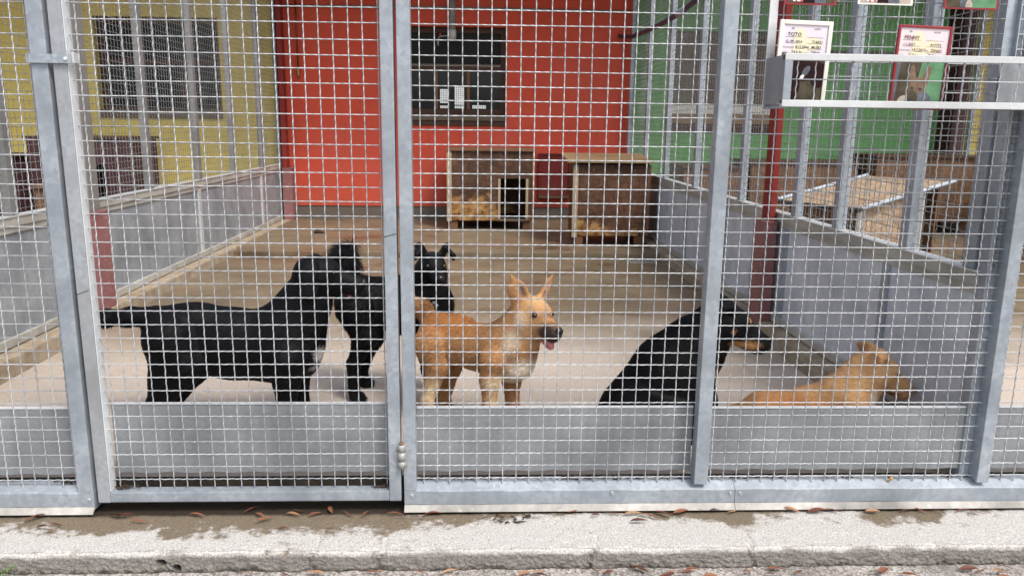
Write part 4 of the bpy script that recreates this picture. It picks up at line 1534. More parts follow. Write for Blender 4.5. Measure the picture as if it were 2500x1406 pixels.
class Head:
    """skull, stop, muzzle, jaw in a frame f (forward), r (dog's right), u (up)"""

    def __init__(s, body, c, fwd, up, sc, mouth=0.0, ears='drop', muzzle=1.0, broad=1.0, mzr=1.0, hair=.009):
        s.c, s.sc = np.array(c, float), sc
        s.f = unit(fwd)
        s.r = unit(np.cross(s.f, np.array(up, float)))
        s.u = np.cross(s.r, s.f)
        B = body
        A = np.stack([s.f, s.r, s.u])
        q = s.p
        b = s.b = broad
        s.hair = hair
        B.ell(q(0, 0, 0), np.array((.078, .060*b, .060))*sc, A, k=.03*sc)
        B.ell(q(.035, 0, .018), np.array((.045, .042*b, .036))*sc, A, k=.02*sc)
        for e in (-1, 1):
            B.ell(q(.010, e*.034*b, -.022), np.array((.046, .028, .036))*sc, A, k=.02*sc)
            B.ell(q(.052, e*.026*b, .022), np.array((.020, .015, .013))*sc, A, k=.012*sc)
        mz = muzzle
        B.cone(q(.045, 0, -.010), q(.05+.098*mz, 0, -.022), .042*mzr*sc, .0300*mzr*sc, k=.02*sc, flat=(s.r, .86))
        B.cone(q(.07, 0, -.032), q(.05+.092*mz, 0, -.038), .030*mzr*sc, .023*mzr*sc, k=.014*sc, flat=(s.r, 1.1))
        if mouth > 0:
            B.cone(q(.015, 0, -.040), q(.05+.080*mz, 0, -.054-mouth), .022*sc, .0125*sc, k=.008*sc, flat=(s.r, 1.15))
        else:
            B.cone(q(.015, 0, -.042), q(.05+.085*mz, 0, -.052), .024*sc, .015*sc, k=.010*sc, flat=(s.r, 1.1))
        s.nose = q(.05+.121*mz, 0, -.009)
        s.mz = mz
        s.mouth = mouth
        for e in (-1, 1):
            if ears == 'drop':
                B.chain([(q(-.012, e*.050*b, .040), .020*sc), (q(-.018, e*.074*b, .010), .034*sc), (q(-.006, e*.080*b, -.050), .032*sc), (q(.004, e*.078*b, -.088), .016*sc)],
                        k=.010*sc, flat=(unit(s.r*e+s.u*.35), .30))
            elif ears == 'prick':
                d = unit(s.f*.75+s.r*e*.55)
                B.chain([(q(-.018, e*.042*b, .038), .042*sc), (q(-.026, e*.070*b, .084), .034*sc), (q(-.034, e*.096*b, .132), .007*sc)], k=.012*sc, flat=(d, .34))
                B.cut(q(.004, e*.056*b, .062), q(-.018, e*.084*b, .122), .018*sc, .008*sc, k=.008*sc)
            elif ears == 'tip':
                d = unit(s.f*.6+s.r*e*.5)
                B.chain([(q(-.018, e*.044*b, .040), .028*sc), (q(-.020, e*.064*b, .078), .026*sc)], k=.010*sc, flat=(d, .4))
                B.chain([(q(-.018, e*.066*b, .080), .020*sc), (q(.012, e*.086*b, .060), .022*sc), (q(.030, e*.090*b, .035), .010*sc)], k=.008*sc, flat=(unit(s.u+s.r*e*.6), .4))
            elif ears == 'back':
                B.chain([(q(-.020, e*.042*b, .042), .027*sc), (q(-.044, e*.060*b, .060), .030*sc), (q(-.060, e*.078*b, .050), .022*sc), (q(-.050, e*.090*b, .030), .012*sc)], k=.008*sc, flat=(unit(s.r*e*.4+s.u), .38))

    def p(s, a, b, c):
        return s.c+(s.f*a+s.r*b+s.u*c)*s.sc

    def details(s, par, tongue=0):
        A = Matrix(np.stack([s.f, s.r, s.u], 1).tolist())

        def blob(name, loc, rad, mat, rot=None):
            bm = bmesh.new()
            bmesh.ops.create_uvsphere(bm, u_segments=14, v_segments=10, radius=1)
            T = Matrix.Translation(Vector(loc)) @ A.to_4x4() @ Matrix.Diagonal((*[x*s.sc for x in rad], 1))
            bm.transform(T)
            me = bpy.data.meshes.new(name)
            bm.to_mesh(me)
            bm.free()
            return put(name, me, mat, par, True)
        n = blob('nose', s.nose, (.0135, .0175, .0130), 'nosem')
        for e in (-1, 1):
            blob('eye', s.p(.0650, e*.0385*s.b, .0150), (.0105, .0120, .0095), 'eye')
        if s.mouth > 0:
            blob('mouth_lining', s.p(.05+.040*s.mz, 0, -.046-s.mouth*.40), (.050*s.mz, .019, .010+s.mouth*.30), 'mouth')
        if tongue:
            MB().tube([s.p(.05, 0, -.052-s.mouth*.5), s.p(.05+.055*s.mz, 0, -.050-s.mouth*.82), s.p(.05+.088*s.mz, 0, -.048-s.mouth), s.p(.05+.100*s.mz, 0, -.062-s.mouth)],
                      [.012*s.sc, .016*s.sc, .017*s.sc, .009*s.sc], 10).build('tongue', 'tongue', par, True)
            for e in (-1, 1):
                MB().tube([s.p(.05+.078*s.mz, e*.016, -.044-s.mouth*.9), s.p(.05+.079*s.mz, e*.016, -.030-s.mouth*.9)], [.0035*s.sc, .001*s.sc], 6).build('tooth', 'tooth', par, True)


def make_dog(label, body, base, paints, pelt, comb, loc, fur_n=42000, fur_len=.013, fur_w=.0013, longfur=(), h=.0052, head=None, lift0=.42):
    t = thing('dog', label, 'dog', tuple(loc))
    V, Q = body.mesh(h)
    me = bpy.data.meshes.new('body')
    me.vertices.add(len(V))
    me.vertices.foreach_set('co', V.astype(np.float32).ravel())
    me.loops.add(len(Q)*4)
    me.loops.foreach_set('vertex_index', Q.astype(np.int32).ravel())
    me.polygons.add(len(Q))
    me.polygons.foreach_set('loop_start', np.arange(0, len(Q)*4, 4, dtype=np.int32))
    me.update(calc_edges=True)
    me.validate()
    c = np.tile(np.array(base, float), (len(V), 1))
    jit = rng.normal(0, .006, (len(V), 3))
    for ctr, rad, colr, soft in paints:
        ctr = np.array(ctr, float)
        rad = np.array(rad if np.ndim(rad) else (rad,)*3, float)
        d = np.linalg.norm((V+jit*.5-ctr)/rad, axis=1)
        wgt = np.clip((1-d)/soft, 0, 1)[:, None]
        c = c*(1-wgt)+np.array(colr)*wgt
    at_ = me.color_attributes.new('pelt', 'FLOAT_COLOR', 'POINT')
    at_.data.foreach_set('color', np.concatenate([c, np.ones((len(V), 1))], 1).astype(np.float32).ravel())
    bo = put('body', me, pelt, t, True)
    # coat: short strands combed along the body
    nrm = np.zeros((len(V), 3), np.float32)
    me.vertices.foreach_get('normal', nrm.ravel()) if False else None
    v0, v1, v2, v3 = (V[Q[:, i]] for i in range(4))
    fn = np.cross(v2-v0, v3-v1)
    area = np.linalg.norm(fn, axis=1)
    fn = fn/np.maximum(area, 1e-12)[:, None]
    pick = rng.choice(len(Q), fur_n, p=area/area.sum())
    a, b = rng.random((fur_n, 1)), rng.random((fur_n, 1))
    P = (v0[pick]*(1-a)*(1-b)+v1[pick]*a*(1-b)+v2[pick]*a*b+v3[pick]*(1-a)*b)
    N = fn[pick]
    if (N*(P-V.mean(0))).sum() < 0:
        N = -N
    cm = np.tile(np.array(comb, float), (fur_n, 1))
    cm += rng.normal(0, .22, (fur_n, 3))
    cm -= N*(cm*N).sum(1, keepdims=True)
    cm /= np.maximum(np.linalg.norm(cm, axis=1, keepdims=True), 1e-6)
    ln = fur_len*rng.uniform(.6, 1.3, fur_n)
    lift = np.full(fur_n, lift0)
    for ctr, rad, lnn, lf in longfur:
        rad = np.array(rad if np.ndim(rad) else (rad,)*3, float)
        m = np.linalg.norm((P-np.array(ctr))/rad, axis=1) < 1
        ln[m] = lnn*rng.uniform(.5, 1.2, m.sum())
        lift[m] = lf
    if head is not None:      # short hair on the face, combed back from the nose
        q = (P-head.c)/head.sc
        a_, b_, c_ = q@head.f, q@head.r, q@head.u
        m = (a_ > -.06) & (a_ < .22) & (np.abs(b_) < .13) & (c_ > -.12) & (c_ < .18)
        ln[m] = head.hair*rng.uniform(.6, 1.3, m.sum())
        lift[m] = .30
        back = unit_rows(-head.f+rng.normal(0, .15, (m.sum(), 3)))
        back -= N[m]*(back*N[m]).sum(1, keepdims=True)
        cm[m] = unit_rows(back)
    D = unit_rows(cm+N*lift[:, None])
    S = unit_rows(np.cross(D, N+rng.normal(0, .25, N.shape)))
    root = P-N*.0015
    mid = root+D*(ln*.55)[:, None]
    tip = root+unit_rows(D-N*.12+np.array((0, 0, -.10)))*ln[:, None]
    wv = fur_w
    FV = np.stack([root-S*wv, root+S*wv, mid+S*wv*.7, mid-S*wv*.7, tip], 1).reshape(-1, 3)
    k = np.arange(fur_n)*5
    faces = np.concatenate([np.stack([k, k+1, k+2], 1), np.stack([k, k+2, k+3], 1), np.stack([k+3, k+2, k+4], 1)])
    fm = bpy.data.meshes.new('coat')
    fm.vertices.add(len(FV))
    fm.vertices.foreach_set('co', FV.astype(np.float32).ravel())
    fm.loops.add(len(faces)*3)
    fm.loops.foreach_set('vertex_index', faces.astype(np.int32).ravel())
    fm.polygons.add(len(faces))
    fm.polygons.foreach_set('loop_start', np.arange(0, len(faces)*3, 3, dtype=np.int32))
    fm.update(calc_edges=True)
    fc = c[Q[pick, 0]]*rng.uniform(.75, 1.25, (fur_n, 1))
    fa = fm.color_attributes.new('pelt', 'FLOAT_COLOR', 'POINT')
    fa.data.foreach_set('color', np.repeat(np.concatenate([fc, np.ones((fur_n, 1))], 1), 5, axis=0).astype(np.float32).ravel())
    co = put('coat', fm, pelt, t)
    co['kind'] = 'stuff'
    return t


def unit_rows(a):
    return a/np.maximum(np.linalg.norm(a, axis=1, keepdims=True), 1e-9)


LAT = (0, 1, 0)
DX = np.array((1, 0, 0))


def off(p, dy=0.0, dx=0.0, dz=0.0):
    return np.array(p)+np.array((dx, dy, dz))


def gz(p, z):
    return np.array((p[0], p[1], z))


def paw(B, p, fwd, r=.030, sc=1.0):
    """paw with four toes on the floor"""
    f = unit(fwd)
    s = np.array((-f[1], f[0], 0))
    z0 = floor_z(p[1])
    c = np.array((p[0], p[1], z0+r*.62))
    B.ell(c, (r*1.05, r*.95, r*.65), np.stack([f, s, (0, 0, 1)]), k=.012)
    for e, q in ((-.62, .55), (-.22, .80), (.22, .80), (.62, .55)):
        tcen = c+f*r*q*1.0+s*r*e+np.array((0, 0, -r*.18))
        B.ell(tcen, (r*.48, r*.28, r*.40), np.stack([f, s, (0, 0, 1)]), k=.005)


# ---------------- black retriever-like dog, standing in profile
Y0 = 0.60
B = Body()
A_ = lambda u, v, y=Y0: at(u, v, y)
B.cone(A_(690, 846), A_(560, 838), .168, .150, k=.05, flat=(LAT, .66))
B.cone(A_(560, 838), A_(450, 822), .150, .138, k=.05, flat=(LAT, .64))
B.ell(A_(412, 822), (.105, .098, .128), k=.05)
B.ell(A_(735, 850), (.085, .095, .125), k=.04)
B.ell(A_(480, 775), (.09, .07, .06), k=.05)
B.cone(A_(700, 800), A_(758, 700), .128, .088, k=.05, flat=(LAT, .72))
B.cone(A_(735, 830), A_(778, 740), .09, .06, k=.04, flat=(LAT, .8))
hA = Head(B, A_(772, 664, Y0-.01), (.97, .05, -.17), (.17, 0, .97), 1.20, mouth=.030, ears='drop', muzzle=1.0, mzr=1.08, hair=.007)
for s_, yy in ((-1, Y0-.085), (1, Y0+.085)):
    sh = A_(700 if s_ < 0 else 728, 880, yy)
    el = A_(700 if s_ < 0 else 722, 930, yy)
    wr = A_(700 if s_ < 0 else 738, 1000, yy)
    B.chain([(sh, .075), (el, .055), (wr, .038), (gz(wr+DX*.005, .05), .030)], k=.03)
    paw(B, wr+DX*.02, (1, 0, 0), .036)
    hip = A_(412 if s_ < 0 else 420, 830, yy)
    st = A_(452 if s_ < 0 else 470, 892, yy)
    hk = A_(388 if s_ < 0 else 415, 985, yy)
    B.chain([(hip, .108), (st, .078), (hk, .040)], k=.03, flat=(LAT, .8))
    B.chain([(A_(412 if s_ < 0 else 425, 840, yy), .095), (A_(402 if s_ < 0 else 418, 930, yy), .062), (hk-DX*.004, .042)], k=.03, flat=(LAT, .75))
    B.chain([(hk-DX*.016, .034), (gz(hk+DX*.008, .045), .028)], k=.02)
    paw(B, hk+DX*.040, (1, 0, 0), .035)
B.ell(A_(499, 901), (.03, .025, .018), k=.02)
B.chain([(A_(378, 772), .045), (A_(320, 772), .036), (A_(262, 776), .030), (A_(215, 782), .016)], k=.03)
BK = (.0050, .0050, .0064)
dog = make_dog('black retriever type dog standing in profile with a white chest patch', B, BK,
               [(A_(780, 858, Y0-.02), (.035, .06, .045), (.72, .70, .68), .35), (A_(772, 893, Y0-.03), (.032, .07, .022), (.42, .40, .38), .8), (A_(866, 706), .02, (.2, .16, .15), .5)],
               'pelt_black', (-.85, -.05, -.5), gz(A_(560, 900), 0), 90000, .013, head=hA, lift0=.34,
               longfur=[(A_(300, 785), (.17, .08, .06), .040, .25), (A_(640, 945), (.2, .12, .04), .022, .3), (A_(772, 800), (.05, .1, .12), .030, .35)])
hA.details(dog)
MB().tube([hA.p(.05, 0, -.064), hA.p(.105, 0, -.066), hA.p(.135, .004, -.068)], [.010, .013, .007], 8).build('tongue', 'tongue', dog, True)
MB().tube([hA.p(.132, -.014, -.064), hA.p(.133, -.014, -.048)], [.004, .001], 6).build('tooth', 'tooth', dog, True)

# ---------------- second black dog behind, head turned to the camera, bushy tail up
Y0 = 1.00
B = Body()
A_ = lambda u, v, y=Y0: at(u, v, y)
B.cone(A_(885, 735), A_(1000, 745), .120, .135, k=.05, flat=(LAT, .66))
B.cone(A_(1000, 745), A_(1035, 752), .135, .14, k=.05, flat=(LAT, .66))
B.ell(A_(868, 735), (.085, .085, .115), k=.05)
B.cone(A_(1035, 750), A_(1050, 672, .94), .115, .085, k=.05)
B.ell(A_(1050, 740, .93), (.075, .07, .10), k=.04)
hB = Head(B, A_(1056, 646, .90), (.28, -.95, -.16), (.05, 0, 1), 1.0, ears='tip', muzzle=.95)
for s_, yy, fu, fv in ((-1, .92, 872, 968), (1, 1.14, 893, 938)):
    hip = A_(868, 752, yy)
    st = A_(892 if s_ < 0 else 908, 820, yy)
    hk = A_(866 if s_ < 0 else 888, 885, yy)
    ft = A_(fu, fv, yy)
    B.chain([(hip, .092), (st, .056), (hk, .028)], k=.03, flat=(LAT, .85))
    B.chain([(hk-DX*.006, .027), (gz(ft-DX*.012, .055), .024)], k=.02)
    paw(B, gz(ft+DX*.005, 0), (.75, -.65, 0), .033)
for s_, yy, fx in ((-1, .92, 1062), (1, 1.10, 1052)):
    sh = A_(1040, 790, yy)
    el = A_(1040, 850, yy)
    ft = A_(fx, 985, yy)
    B.chain([(sh, .065), (el, .042), (gz(ft-DX*.01, .12), .028), (gz(ft-DX*.005, .05), .025)], k=.03)
    paw(B, gz(ft+DX*.01, 0), (.6, -.8, 0), .034)
B.chain([(A_(862, 700, 1.02), .040), (A_(846, 660, 1.05), .046), (A_(842, 625, 1.05), .042), (A_(855, 606, 1.05), .022)], k=.03)
dog = make_dog('black shaggy dog standing behind, its head turned to the camera, tail raised', B, (.0050, .0050, .0060),
               [(hB.p(.02, 0, .03), .05, (.009, .009, .010), .8)], 'pelt_black', (-.6, .1, -.7), gz(A_(950, 900), 0), 90000, .024, head=hB,
               longfur=[(A_(846, 640, 1.05), (.09, .09, .11), .065, .95), (A_(1045, 735, .93), (.13, .14, .11), .045, .45), (A_(845, 780, 1.0), (.06, .2, .10), .034, .4), (A_(930, 668), (.2, .1, .04), .026, .5)])
hB.details(dog)
for i in range(7):
    q = A_(1046+i*3.2, 742+4*math.sin(i*1.4), .835)
    MB().tube([off(q, -.003), off(q, .003, dx=.005)], .006, 6).build('collar_ring', 'chain', dog)

# ---------------- tan shepherd youngster
Y0 = 0.58
B = Body()
A_ = lambda u, v, y=Y0: at(u, v, y)
B.cone(A_(1080, 828, .70), A_(1210, 856, .55), .098, .112, k=.05, flat=((.35, .94, 0), .72))
B.ell(A_(1066, 822, .72), (.075, .078, .098), k=.05)
B.ell(A_(1245, 872, .52), (.085, .085, .105), k=.04)
B.ell(A_(1110, 795, .69), (.10, .06, .05), k=.04)
B.cone(A_(1236, 840, .54), A_(1285, 780, .48), .100, .084, k=.05)
B.cone(A_(1262, 880, .49), A_(1292, 805, .45), .078, .060, k=.04)
hC = Head(B, A_(1299, 762, .46), (.53, -.83, -.16), (.12, -.05, 1), 1.14, mouth=.026, ears='prick', muzzle=.98, mzr=1.06, hair=.007)
for s_, yy, u0, u1, u2 in ((-1, .64, 1050, 1068, 1045), (1, .78, 1078, 1100, 1084)):
    hip = A_(u0, 840, yy)
    st = A_(u1, 892, yy)
    hk = A_(u2, 975, yy)
    B.chain([(hip, .074), (st, .048), (hk, .025)], k=.03)
    B.chain([(hk-DX*.004, .026), (gz(hk+DX*.012, .05), .022)], k=.02)
    paw(B, hk+DX*.02, (.9, -.3, 0), .028)
for yy, u0, u1 in ((.45, 1196, 1196), (.58, 1250, 1252)):
    sh = A_(u0+8, 880, yy)
    el = A_(u0, 925, yy)
    ft = A_(u1, 1000, yy)
    B.chain([(sh, .056), (el, .036), (ft, .027), (gz(ft, .05), .023)], k=.03)
    paw(B, ft+DX*.01, (.85, -.5, 0), .030)
B.chain([(A_(1050, 775, .75), .034), (A_(1030, 752, .80), .034), (A_(1008, 735, .84), .024)], k=.03)
TAN = (.50, .26, .11)
CRM = (.84, .66, .46)
DRK = (.045, .032, .026)
paints = [(A_(1110, 780, .66), (.28, .2, .075), (.50, .21, .065), .6), (A_(1040, 760, .78), (.07, .1, .06), (.16, .07, .03), .8),
          (A_(1250, 835, .42), (.05, .12, .07), CRM, .7), (A_(1285, 905, .44), (.10, .12, .09), (.92, .80, .64), .5), (A_(1225, 930, .45), (.12, .14, .05), (.86, .68, .44), .6),
          (A_(1250, 875, .40), (.055, .1, .035), (.34, .22, .14), .9), (A_(1225, 905, .40), (.03, .08, .03), (.36, .22, .12), .9), (A_(1060, 960, .6), (.12, .14, .11), (.84, .64, .40), .7),
          (A_(1205, 985, .45), (.05, .1, .10), (.80, .58, .33), .7), (A_(1270, 800, .40), (.03, .08, .06), (.40, .27, .17), .9),
          (hC.p(.02, 0, .03), .07, (.72, .46, .22), .6), (hC.p(.02, .05, -.02), (.05, .04, .05), CRM, .6), (hC.p(.02, -.05, -.02), (.05, .04, .05), CRM, .6),
          (hC.p(.140, 0, -.030), (.085, .07, .056), DRK, .35), (hC.p(.090, 0, .014), (.050, .026, .028), (.13, .085, .06), .7), (hC.p(.01, 0, -.085), (.06, .10, .035), (.30, .20, .13), .8),
          (hC.p(.06, .034, .012), .016, DRK, .5), (hC.p(.06, -.034, .012), .016, DRK, .5), (hC.p(.02, 0, -.065), (.05, .05, .025), (.82, .68, .5), .7),
          (hC.p(-.01, .056, .085), (.02, .022, .045), (.26, .17, .13), .6), (hC.p(-.01, -.056, .085), (.02, .022, .045), (.26, .17, .13), .6)]
dog = make_dog('young tan shepherd dog with pricked ears and open mouth standing at the fence', B, TAN, paints, 'pelt_tan', (-.7, .2, -.6), gz(A_(1160, 900), 0),
               85000, .019, .0012, head=hC, longfur=[(A_(1280, 880, .45), (.10, .14, .12), .026, .35), (A_(1020, 750, .8), (.08, .1, .06), .03, .5)])
hC.details(dog, tongue=1)

# ---------------- black and tan dog, sitting, seen from behind
Y0 = 0.52
B = Body()
A_ = lambda u, v, y=Y0: at(u, v, y)
B.cone(A_(1560, 1010, .55), A_(1640, 905, .53), .185, .165, k=.06, flat=(LAT, .85))
B.cone(A_(1640, 905, .53), A_(1690, 850, .52), .165, .125, k=.05, flat=(LAT, .85))
B.ell(A_(1660, 985, .52), (.165, .13, .17), k=.06)
B.cone(A_(1690, 842, .52), A_(1752, 775, .50), .115, .085, k=.05, flat=(LAT, .85))
B.cone(A_(1705, 890, .50), A_(1752, 820, .48), .085, .066, k=.04)
hD = Head(B, A_(1776, 783, .48), (.90, -.12, -.40), (.42, 0, .9), 1.20, ears='back', muzzle=1.0, mzr=1.16)
for yy, u0 in ((.46, 1690), (.60, 1705)):
    B.chain([(A_(u0, 905, yy), .07), (A_(u0, 985, yy), .045), (gz(A_(u0+4, 1000, yy), .05), .03)], k=.03)
    paw(B, A_(u0+12, 1000, yy), (1, -.1, 0), .035)
for yy in (.40, .68):
    B.chain([(A_(1560, 1015, yy), .12), (gz(A_(1640, 1010, yy), .12), .08), (gz(A_(1600, 1010, yy), .05), .035), (gz(A_(1680, 1010, yy), .035), .03)], k=.04)
    paw(B, A_(1690, 1000, yy), (1, 0, 0), .034)
B.chain([(gz(A_(1530, 1010, .50), .08), .05), (gz(A_(1500, 1010, .38), .045), .035), (gz(A_(1520, 1010, .28), .03), .018)], k=.03)
TN = (.58, .30, .11)
dog = make_dog('black and tan dog sitting half behind the mullion, looking right', B, (.0046, .0046, .0056),
               [(hD.p(.095, 0, -.046), (.085, .07, .034), TN, .35), (hD.p(.040, 0, -.054), (.06, .06, .026), TN, .4), (hD.p(.02, .046, -.022), (.017, .03, .022), TN, .4), (hD.p(.02, -.046, -.022), (.017, .03, .022), TN, .4),
                (hD.p(.064, .026, .036), .017, TN, .45), (hD.p(.064, -.026, .036), .017, TN, .45), (hD.p(.02, 0, -.075), (.04, .05, .02), (.55, .42, .3), .6), (hD.p(.085, 0, -.068), (.04, .05, .008), DRK, .5), (hD.p(.165, 0, -.020), (.022, .05, .04), (.02, .016, .014), .6),
                (A_(1750, 905, .45), (.03, .1, .06), (.40, .26, .17), .8)],
               'pelt_black', (-.6, -.1, -.75), gz(A_(1640, 980), 0), 90000, .017, head=hD,
               longfur=[(A_(1640, 800, .5), (.12, .14, .07), .028, .45), (A_(1745, 900, .5), (.05, .12, .1), .028, .3)])
hD.details(dog)

# ---------------- tan dog lying down at the right
Y0 = 0.46
B = Body()
A_ = lambda u, v, y=Y0: at(u, v, y)
B.cone(gz(A_(1870, 1010, .55), .090), A_(1985, 1005, .52), .085, .108, k=.05, flat=(LAT, .9))
B.cone(A_(1985, 1000, .52), A_(2065, 985, .48), .110, .115, k=.05, flat=(LAT, .9))
B.ell(gz(A_(1870, 1010, .56), .088), (.11, .10, .085), k=.05)
B.cone(A_(2060, 960, .47), A_(2110, 905, .46), .100, .084, k=.05, flat=(LAT, .85))
B.cone(A_(2085, 985, .46), A_(2125, 930, .45), .075, .066, k=.04)
hE = Head(B, A_(2142, 898, .45), (.86, -.10, -.46), (.46, 0, .86), 1.10, ears='back', muzzle=.95, broad=1.08, mzr=1.16, hair=.006)
for yy in (.39, .56):
    B.chain([(A_(2085, 990, yy), .06), (gz(A_(2080, 1010, yy), .10), .045), (gz(A_(2085, 1010, yy), .045), .03), (gz(A_(2150, 1010, yy), .035), .028)], k=.03)
    paw(B, A_(2165, 1010, yy), (1, 0, 0), .032)
    B.chain([(gz(A_(1880, 1010, yy), .085), .07), (gz(A_(1930, 1010, yy-.02 if yy < .5 else yy+.05), .07), .05), (gz(A_(1880, 1010, yy-.03 if yy < .5 else yy+.07), .04), .032), (gz(A_(1950, 1010, yy-.03 if yy < .5 else yy+.07), .03), .026)], k=.03)
    paw(B, A_(1962, 1010, yy-.03 if yy < .5 else yy+.07), (1, 0, 0), .03)
B.chain([(gz(A_(1815, 1010, .58), .09), .035), (gz(A_(1760, 1010, .66), .04), .026), (gz(A_(1710, 1010, .72), .03), .014)], k=.03)
GLD = (.64, .36, .165)
dog = make_dog('tan short haired dog lying with folded ears at the right partition', B, GLD,
               [(A_(1950, 980, .5), (.3, .2, .06), (.50, .21, .07), .7), (A_(2125, 985, .40), (.035, .08, .08), (.85, .75, .62), .6), (hE.p(0, 0, 0), .10, (.70, .42, .20), .5),
                (hE.p(.150, 0, -.015), (.050, .05, .030), (.24, .14, .10), .8), (hE.p(.100, 0, -.056), (.055, .06, .012), (.12, .06, .04), .5), (hE.p(.02, 0, -.07), (.06, .05, .03), (.55, .38, .24), .7),
                (hE.p(.060, .034, .010), .014, (.12, .05, .025), .6), (hE.p(.060, -.034, .010), .014, (.12, .05, .025), .6), (A_(2100, 930, .40), (.04, .1, .07), (.74, .44, .19), .8)],
               'pelt_tan', (-.75, -.05, -.55), gz(A_(2000, 1000), 0), 70000, .009, .0011, head=hE)
hE.details(dog)

# ================================================================== SMALL THINGS
lf_mesh = []
for kk in range(4):
    n = 7
    vs, fs = [], []
    ln, wd = 1.0, (.20, .26, .16, .36)[kk]
    for i in range(n+1):
        s = i/n
        hw_ = wd*.5*math.sin(math.pi*min(1, s*1.0+.02))**.8*(1-.35*s)
        cz = (.04, .08, .02, .12)[kk]*math.sin(math.pi*s)+.03*math.sin(5*s+kk)
        cy = .05*math.sin(2.2*s+kk)
        vs += [(s-.5, cy-hw_, cz+.06*hw_), (s-.5, cy, cz-.10*wd), (s-.5, cy+hw_, cz+.10*hw_)]
    for i in range(n):
        for j in (0, 1):
            fs.append((i*3+j, i*3+j+1, (i+1)*3+j+1, (i+1)*3+j))
    me = bpy.data.meshes.new('dry_leaf')
    me.from_pydata(vs, [], fs)
    me.materials.append(M['leaf'])
    lf_mesh.append(me)


def leaf(x, y, z, ln, rot, lab, grp, kk=None):
    o = bpy.data.objects.new('dry_leaf', lf_mesh[random.randrange(4) if kk is None else kk])
    COL.objects.link(o)
    o.location = (x, y, z)
    o.scale = (ln, ln, ln)
    o.rotation_euler = (random.uniform(-.35, .35), random.uniform(-.12, .12), rot)
    tag(o, lab, 'leaf', grp)
    return o


def onZ(u, v, Z):
    d = FW + RT*(u-IMG_W/2)/F_PX - UP*(v-IMG_H/2)/F_PX
    return CAM + d*((Z-CAM[2])/d[2])


LA, LG = 'narrow dry brown leaf lying on the concrete kerb below the fence', 'dry leaves on the kerb'
for u, v, ln, rot in ((648, 1272, .050, .7), (690, 1294, .028, .2), (718, 1256, .045, -.1), (810, 1245, .040, -.9), (855, 1251, .045, -.5), (893, 1254, .032, .9), (772, 1253, .040, .4), (730, 1246, .035, 0),
                      (965, 1258, .048, .1), (985, 1264, .030, 0), (806, 1293, .026, .5), (620, 1243, .05, .6), (640, 1252, .035, -.6), (1225, 1262, .030, 0), (1300, 1243, .05, .1), (1240, 1240, .04, .5),
                      (1500, 1256, .055, -.1), (1545, 1258, .05, .1), (1578, 1262, .05, -.4), (1600, 1266, .045, -.8), (1560, 1276, .05, -.1), (1620, 1258, .05, -.5), (1660, 1250, .05, .2), (1750, 1246, .05, .1),
                      (1790, 1252, .05, .5), (1720, 1245, .04, .1), (1930, 1246, .05, -.1), (1990, 1247, .055, .1), (2030, 1249, .05, -.2), (2060, 1244, .03, .7), (2130, 1252, .045, .1), (2210, 1247, .05, .2), (2250, 1250, .05, -.5),
                      (2290, 1252, .04, -.6), (2350, 1250, .05, .3), (2380, 1254, .045, -.4), (110, 1252, .04, .2), (85, 1268, .05, .5), (105, 1290, .035, .1), (140, 1284, .04, -.3), (310, 1258, .05, .3), (340, 1275, .05, .0), (120, 1300, .03, 0),
                      (300, 1250, .05, -.2), (490, 1250, .05, -.3), (1120, 1246, .05, .1), (1060, 1250, .05, .2), (1400, 1246, .045, .3), (1455, 1262, .03, .2)):
    p = onZ(u, v, -.103)
    leaf(p[0], min(p[1], -.03) if v > 1247 else p[1]-.012, -.094, ln*1.35, rot+random.uniform(-.2, .2), LA, LG)
LB, LH = 'dry brown leaf in the gutter at the foot of the kerb', 'dry leaves in the gutter'
for i in range(34):
    u = random.choice((random.uniform(900, 1350), random.uniform(1450, 1980), random.uniform(1950, 2490), random.uniform(560, 2400)))
    p = onZ(u, 1398+random.uniform(-6, 14), GZ+.004)
    leaf(p[0], min(p[1], -.30), GZ+.010+random.uniform(0, .008), random.uniform(.035, .07), random.uniform(-.6, .6)+random.choice((0, 3.14)), LB, LH)
p = onZ(612, 1302, -.103)
tag(leaf(p[0], p[1], -.097, .020, .3, '', '', 3), 'small curled orange brown leaf alone on the damp kerb patch', 'leaf')
p = onZ(2190, 1186, .004)
o = MB()
o.tube([(p[0]-.006, .022, .002), (p[0], .020, .014), (p[0]+.004, .020, .022)], [.004, .007, .001], 5)
tag(o.build('ochre_leaf', 'yellowleaf'), 'small ochre yellow leaf lying on the fence sill', 'leaf')

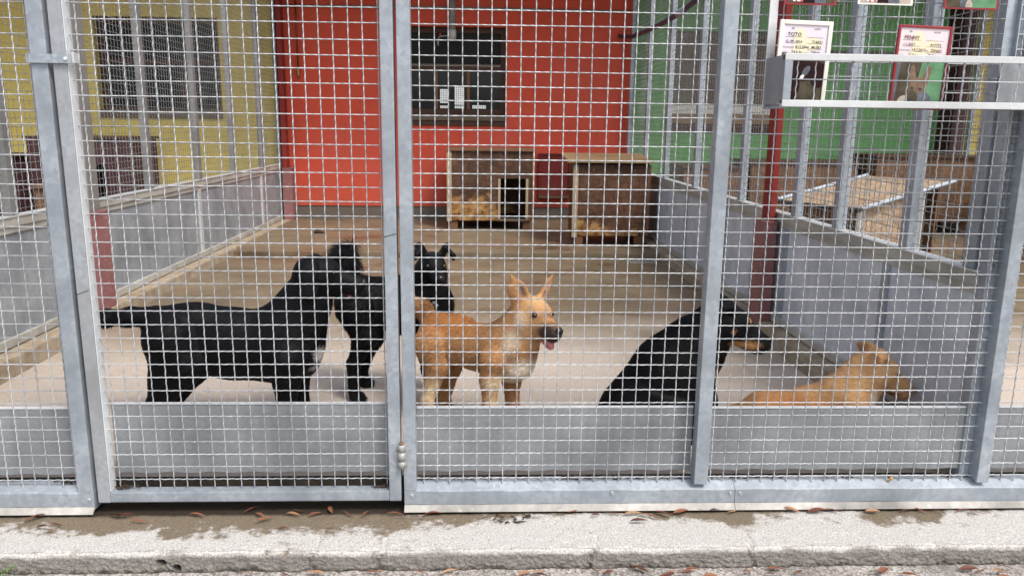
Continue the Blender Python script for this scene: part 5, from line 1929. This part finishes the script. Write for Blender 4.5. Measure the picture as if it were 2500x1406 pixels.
# litter and twigs caught along the sill
lt_ = MB()
for cx_, n, sp in ((-1.345, 26, .03), (-1.53, 30, .04), (-.225, 26, .03), (-.375, 14, .02), (.02, 60, .18), (.30, 40, .2), (.62, 50, .14), (.80, 16, .02), (1.05, 34, .12), (1.30, 24, .2), (1.86, 18, .03), (2.02, 16, .03), (.12, 24, .06), (-.30, 20, .04)):
    for i in range(n):
        x = random.gauss(cx_, sp)
        if -1.452 < x < -1.39 or -.35 < x < -.243 or .82 < x < .876:
            continue
        on_kerb = cx_ in (.12, -.30)
        yb = random.uniform(.040, .060) if not on_kerb else random.uniform(-.10, -.03)
        zb = random.uniform(.006, .016) if not on_kerb else -.100
        if x < -1.45:
            zb -= .008
        if -1.39 < x < -.347:
            zb, yb = random.uniform(-.014, -.006), random.uniform(.02, .045)
        a = random.uniform(0, 3.14)
        ln = random.uniform(.010, .034)
        lt_.tube([(x, yb, zb), (x+math.cos(a)*ln*.5, yb+math.sin(a)*ln*.15, zb+random.uniform(-.002, .006)), (x+math.cos(a)*ln, yb+math.sin(a)*ln*.25, zb+random.uniform(-.003, .008))],
                 [random.uniform(.001, .004), random.uniform(.001, .005), .0006], 4, caps=False)
o = lt_.build('leaf_litter', 'litter')
struct(o, 'stuff')
o['label'] = 'dark twigs and leaf litter caught along the fence sill'

# weed at the foot of the kerb
p = onZ(28, 1397, GZ)
t = thing('weed', 'small green weed growing at the foot of the kerb on the left', 'plant', (p[0], -.30, GZ))
for i in range(6):
    a = i*1.05+.3
    st_ = Vector((p[0]+random.uniform(-.01, .01), -.30, GZ))
    tp = st_+Vector((math.cos(a)*.03, math.sin(a)*.012, random.uniform(.02, .05)))
    MB().tube([st_, (st_+tp)/2+Vector((0, 0, .006)), tp], .0011, 5).build('stem', 'weed', t)
    d = Vector((math.cos(a), math.sin(a)*.5, .3)).normalized()
    s = d.cross(Vector((0, 0, 1))).normalized()
    MB().add([tp-d*.003, tp+d*.009+s*.006, tp+d*.020+Vector((0, 0, -.003)), tp+d*.009-s*.006], [(0, 1, 2), (0, 2, 3)]).build('leaf', 'weed', t)
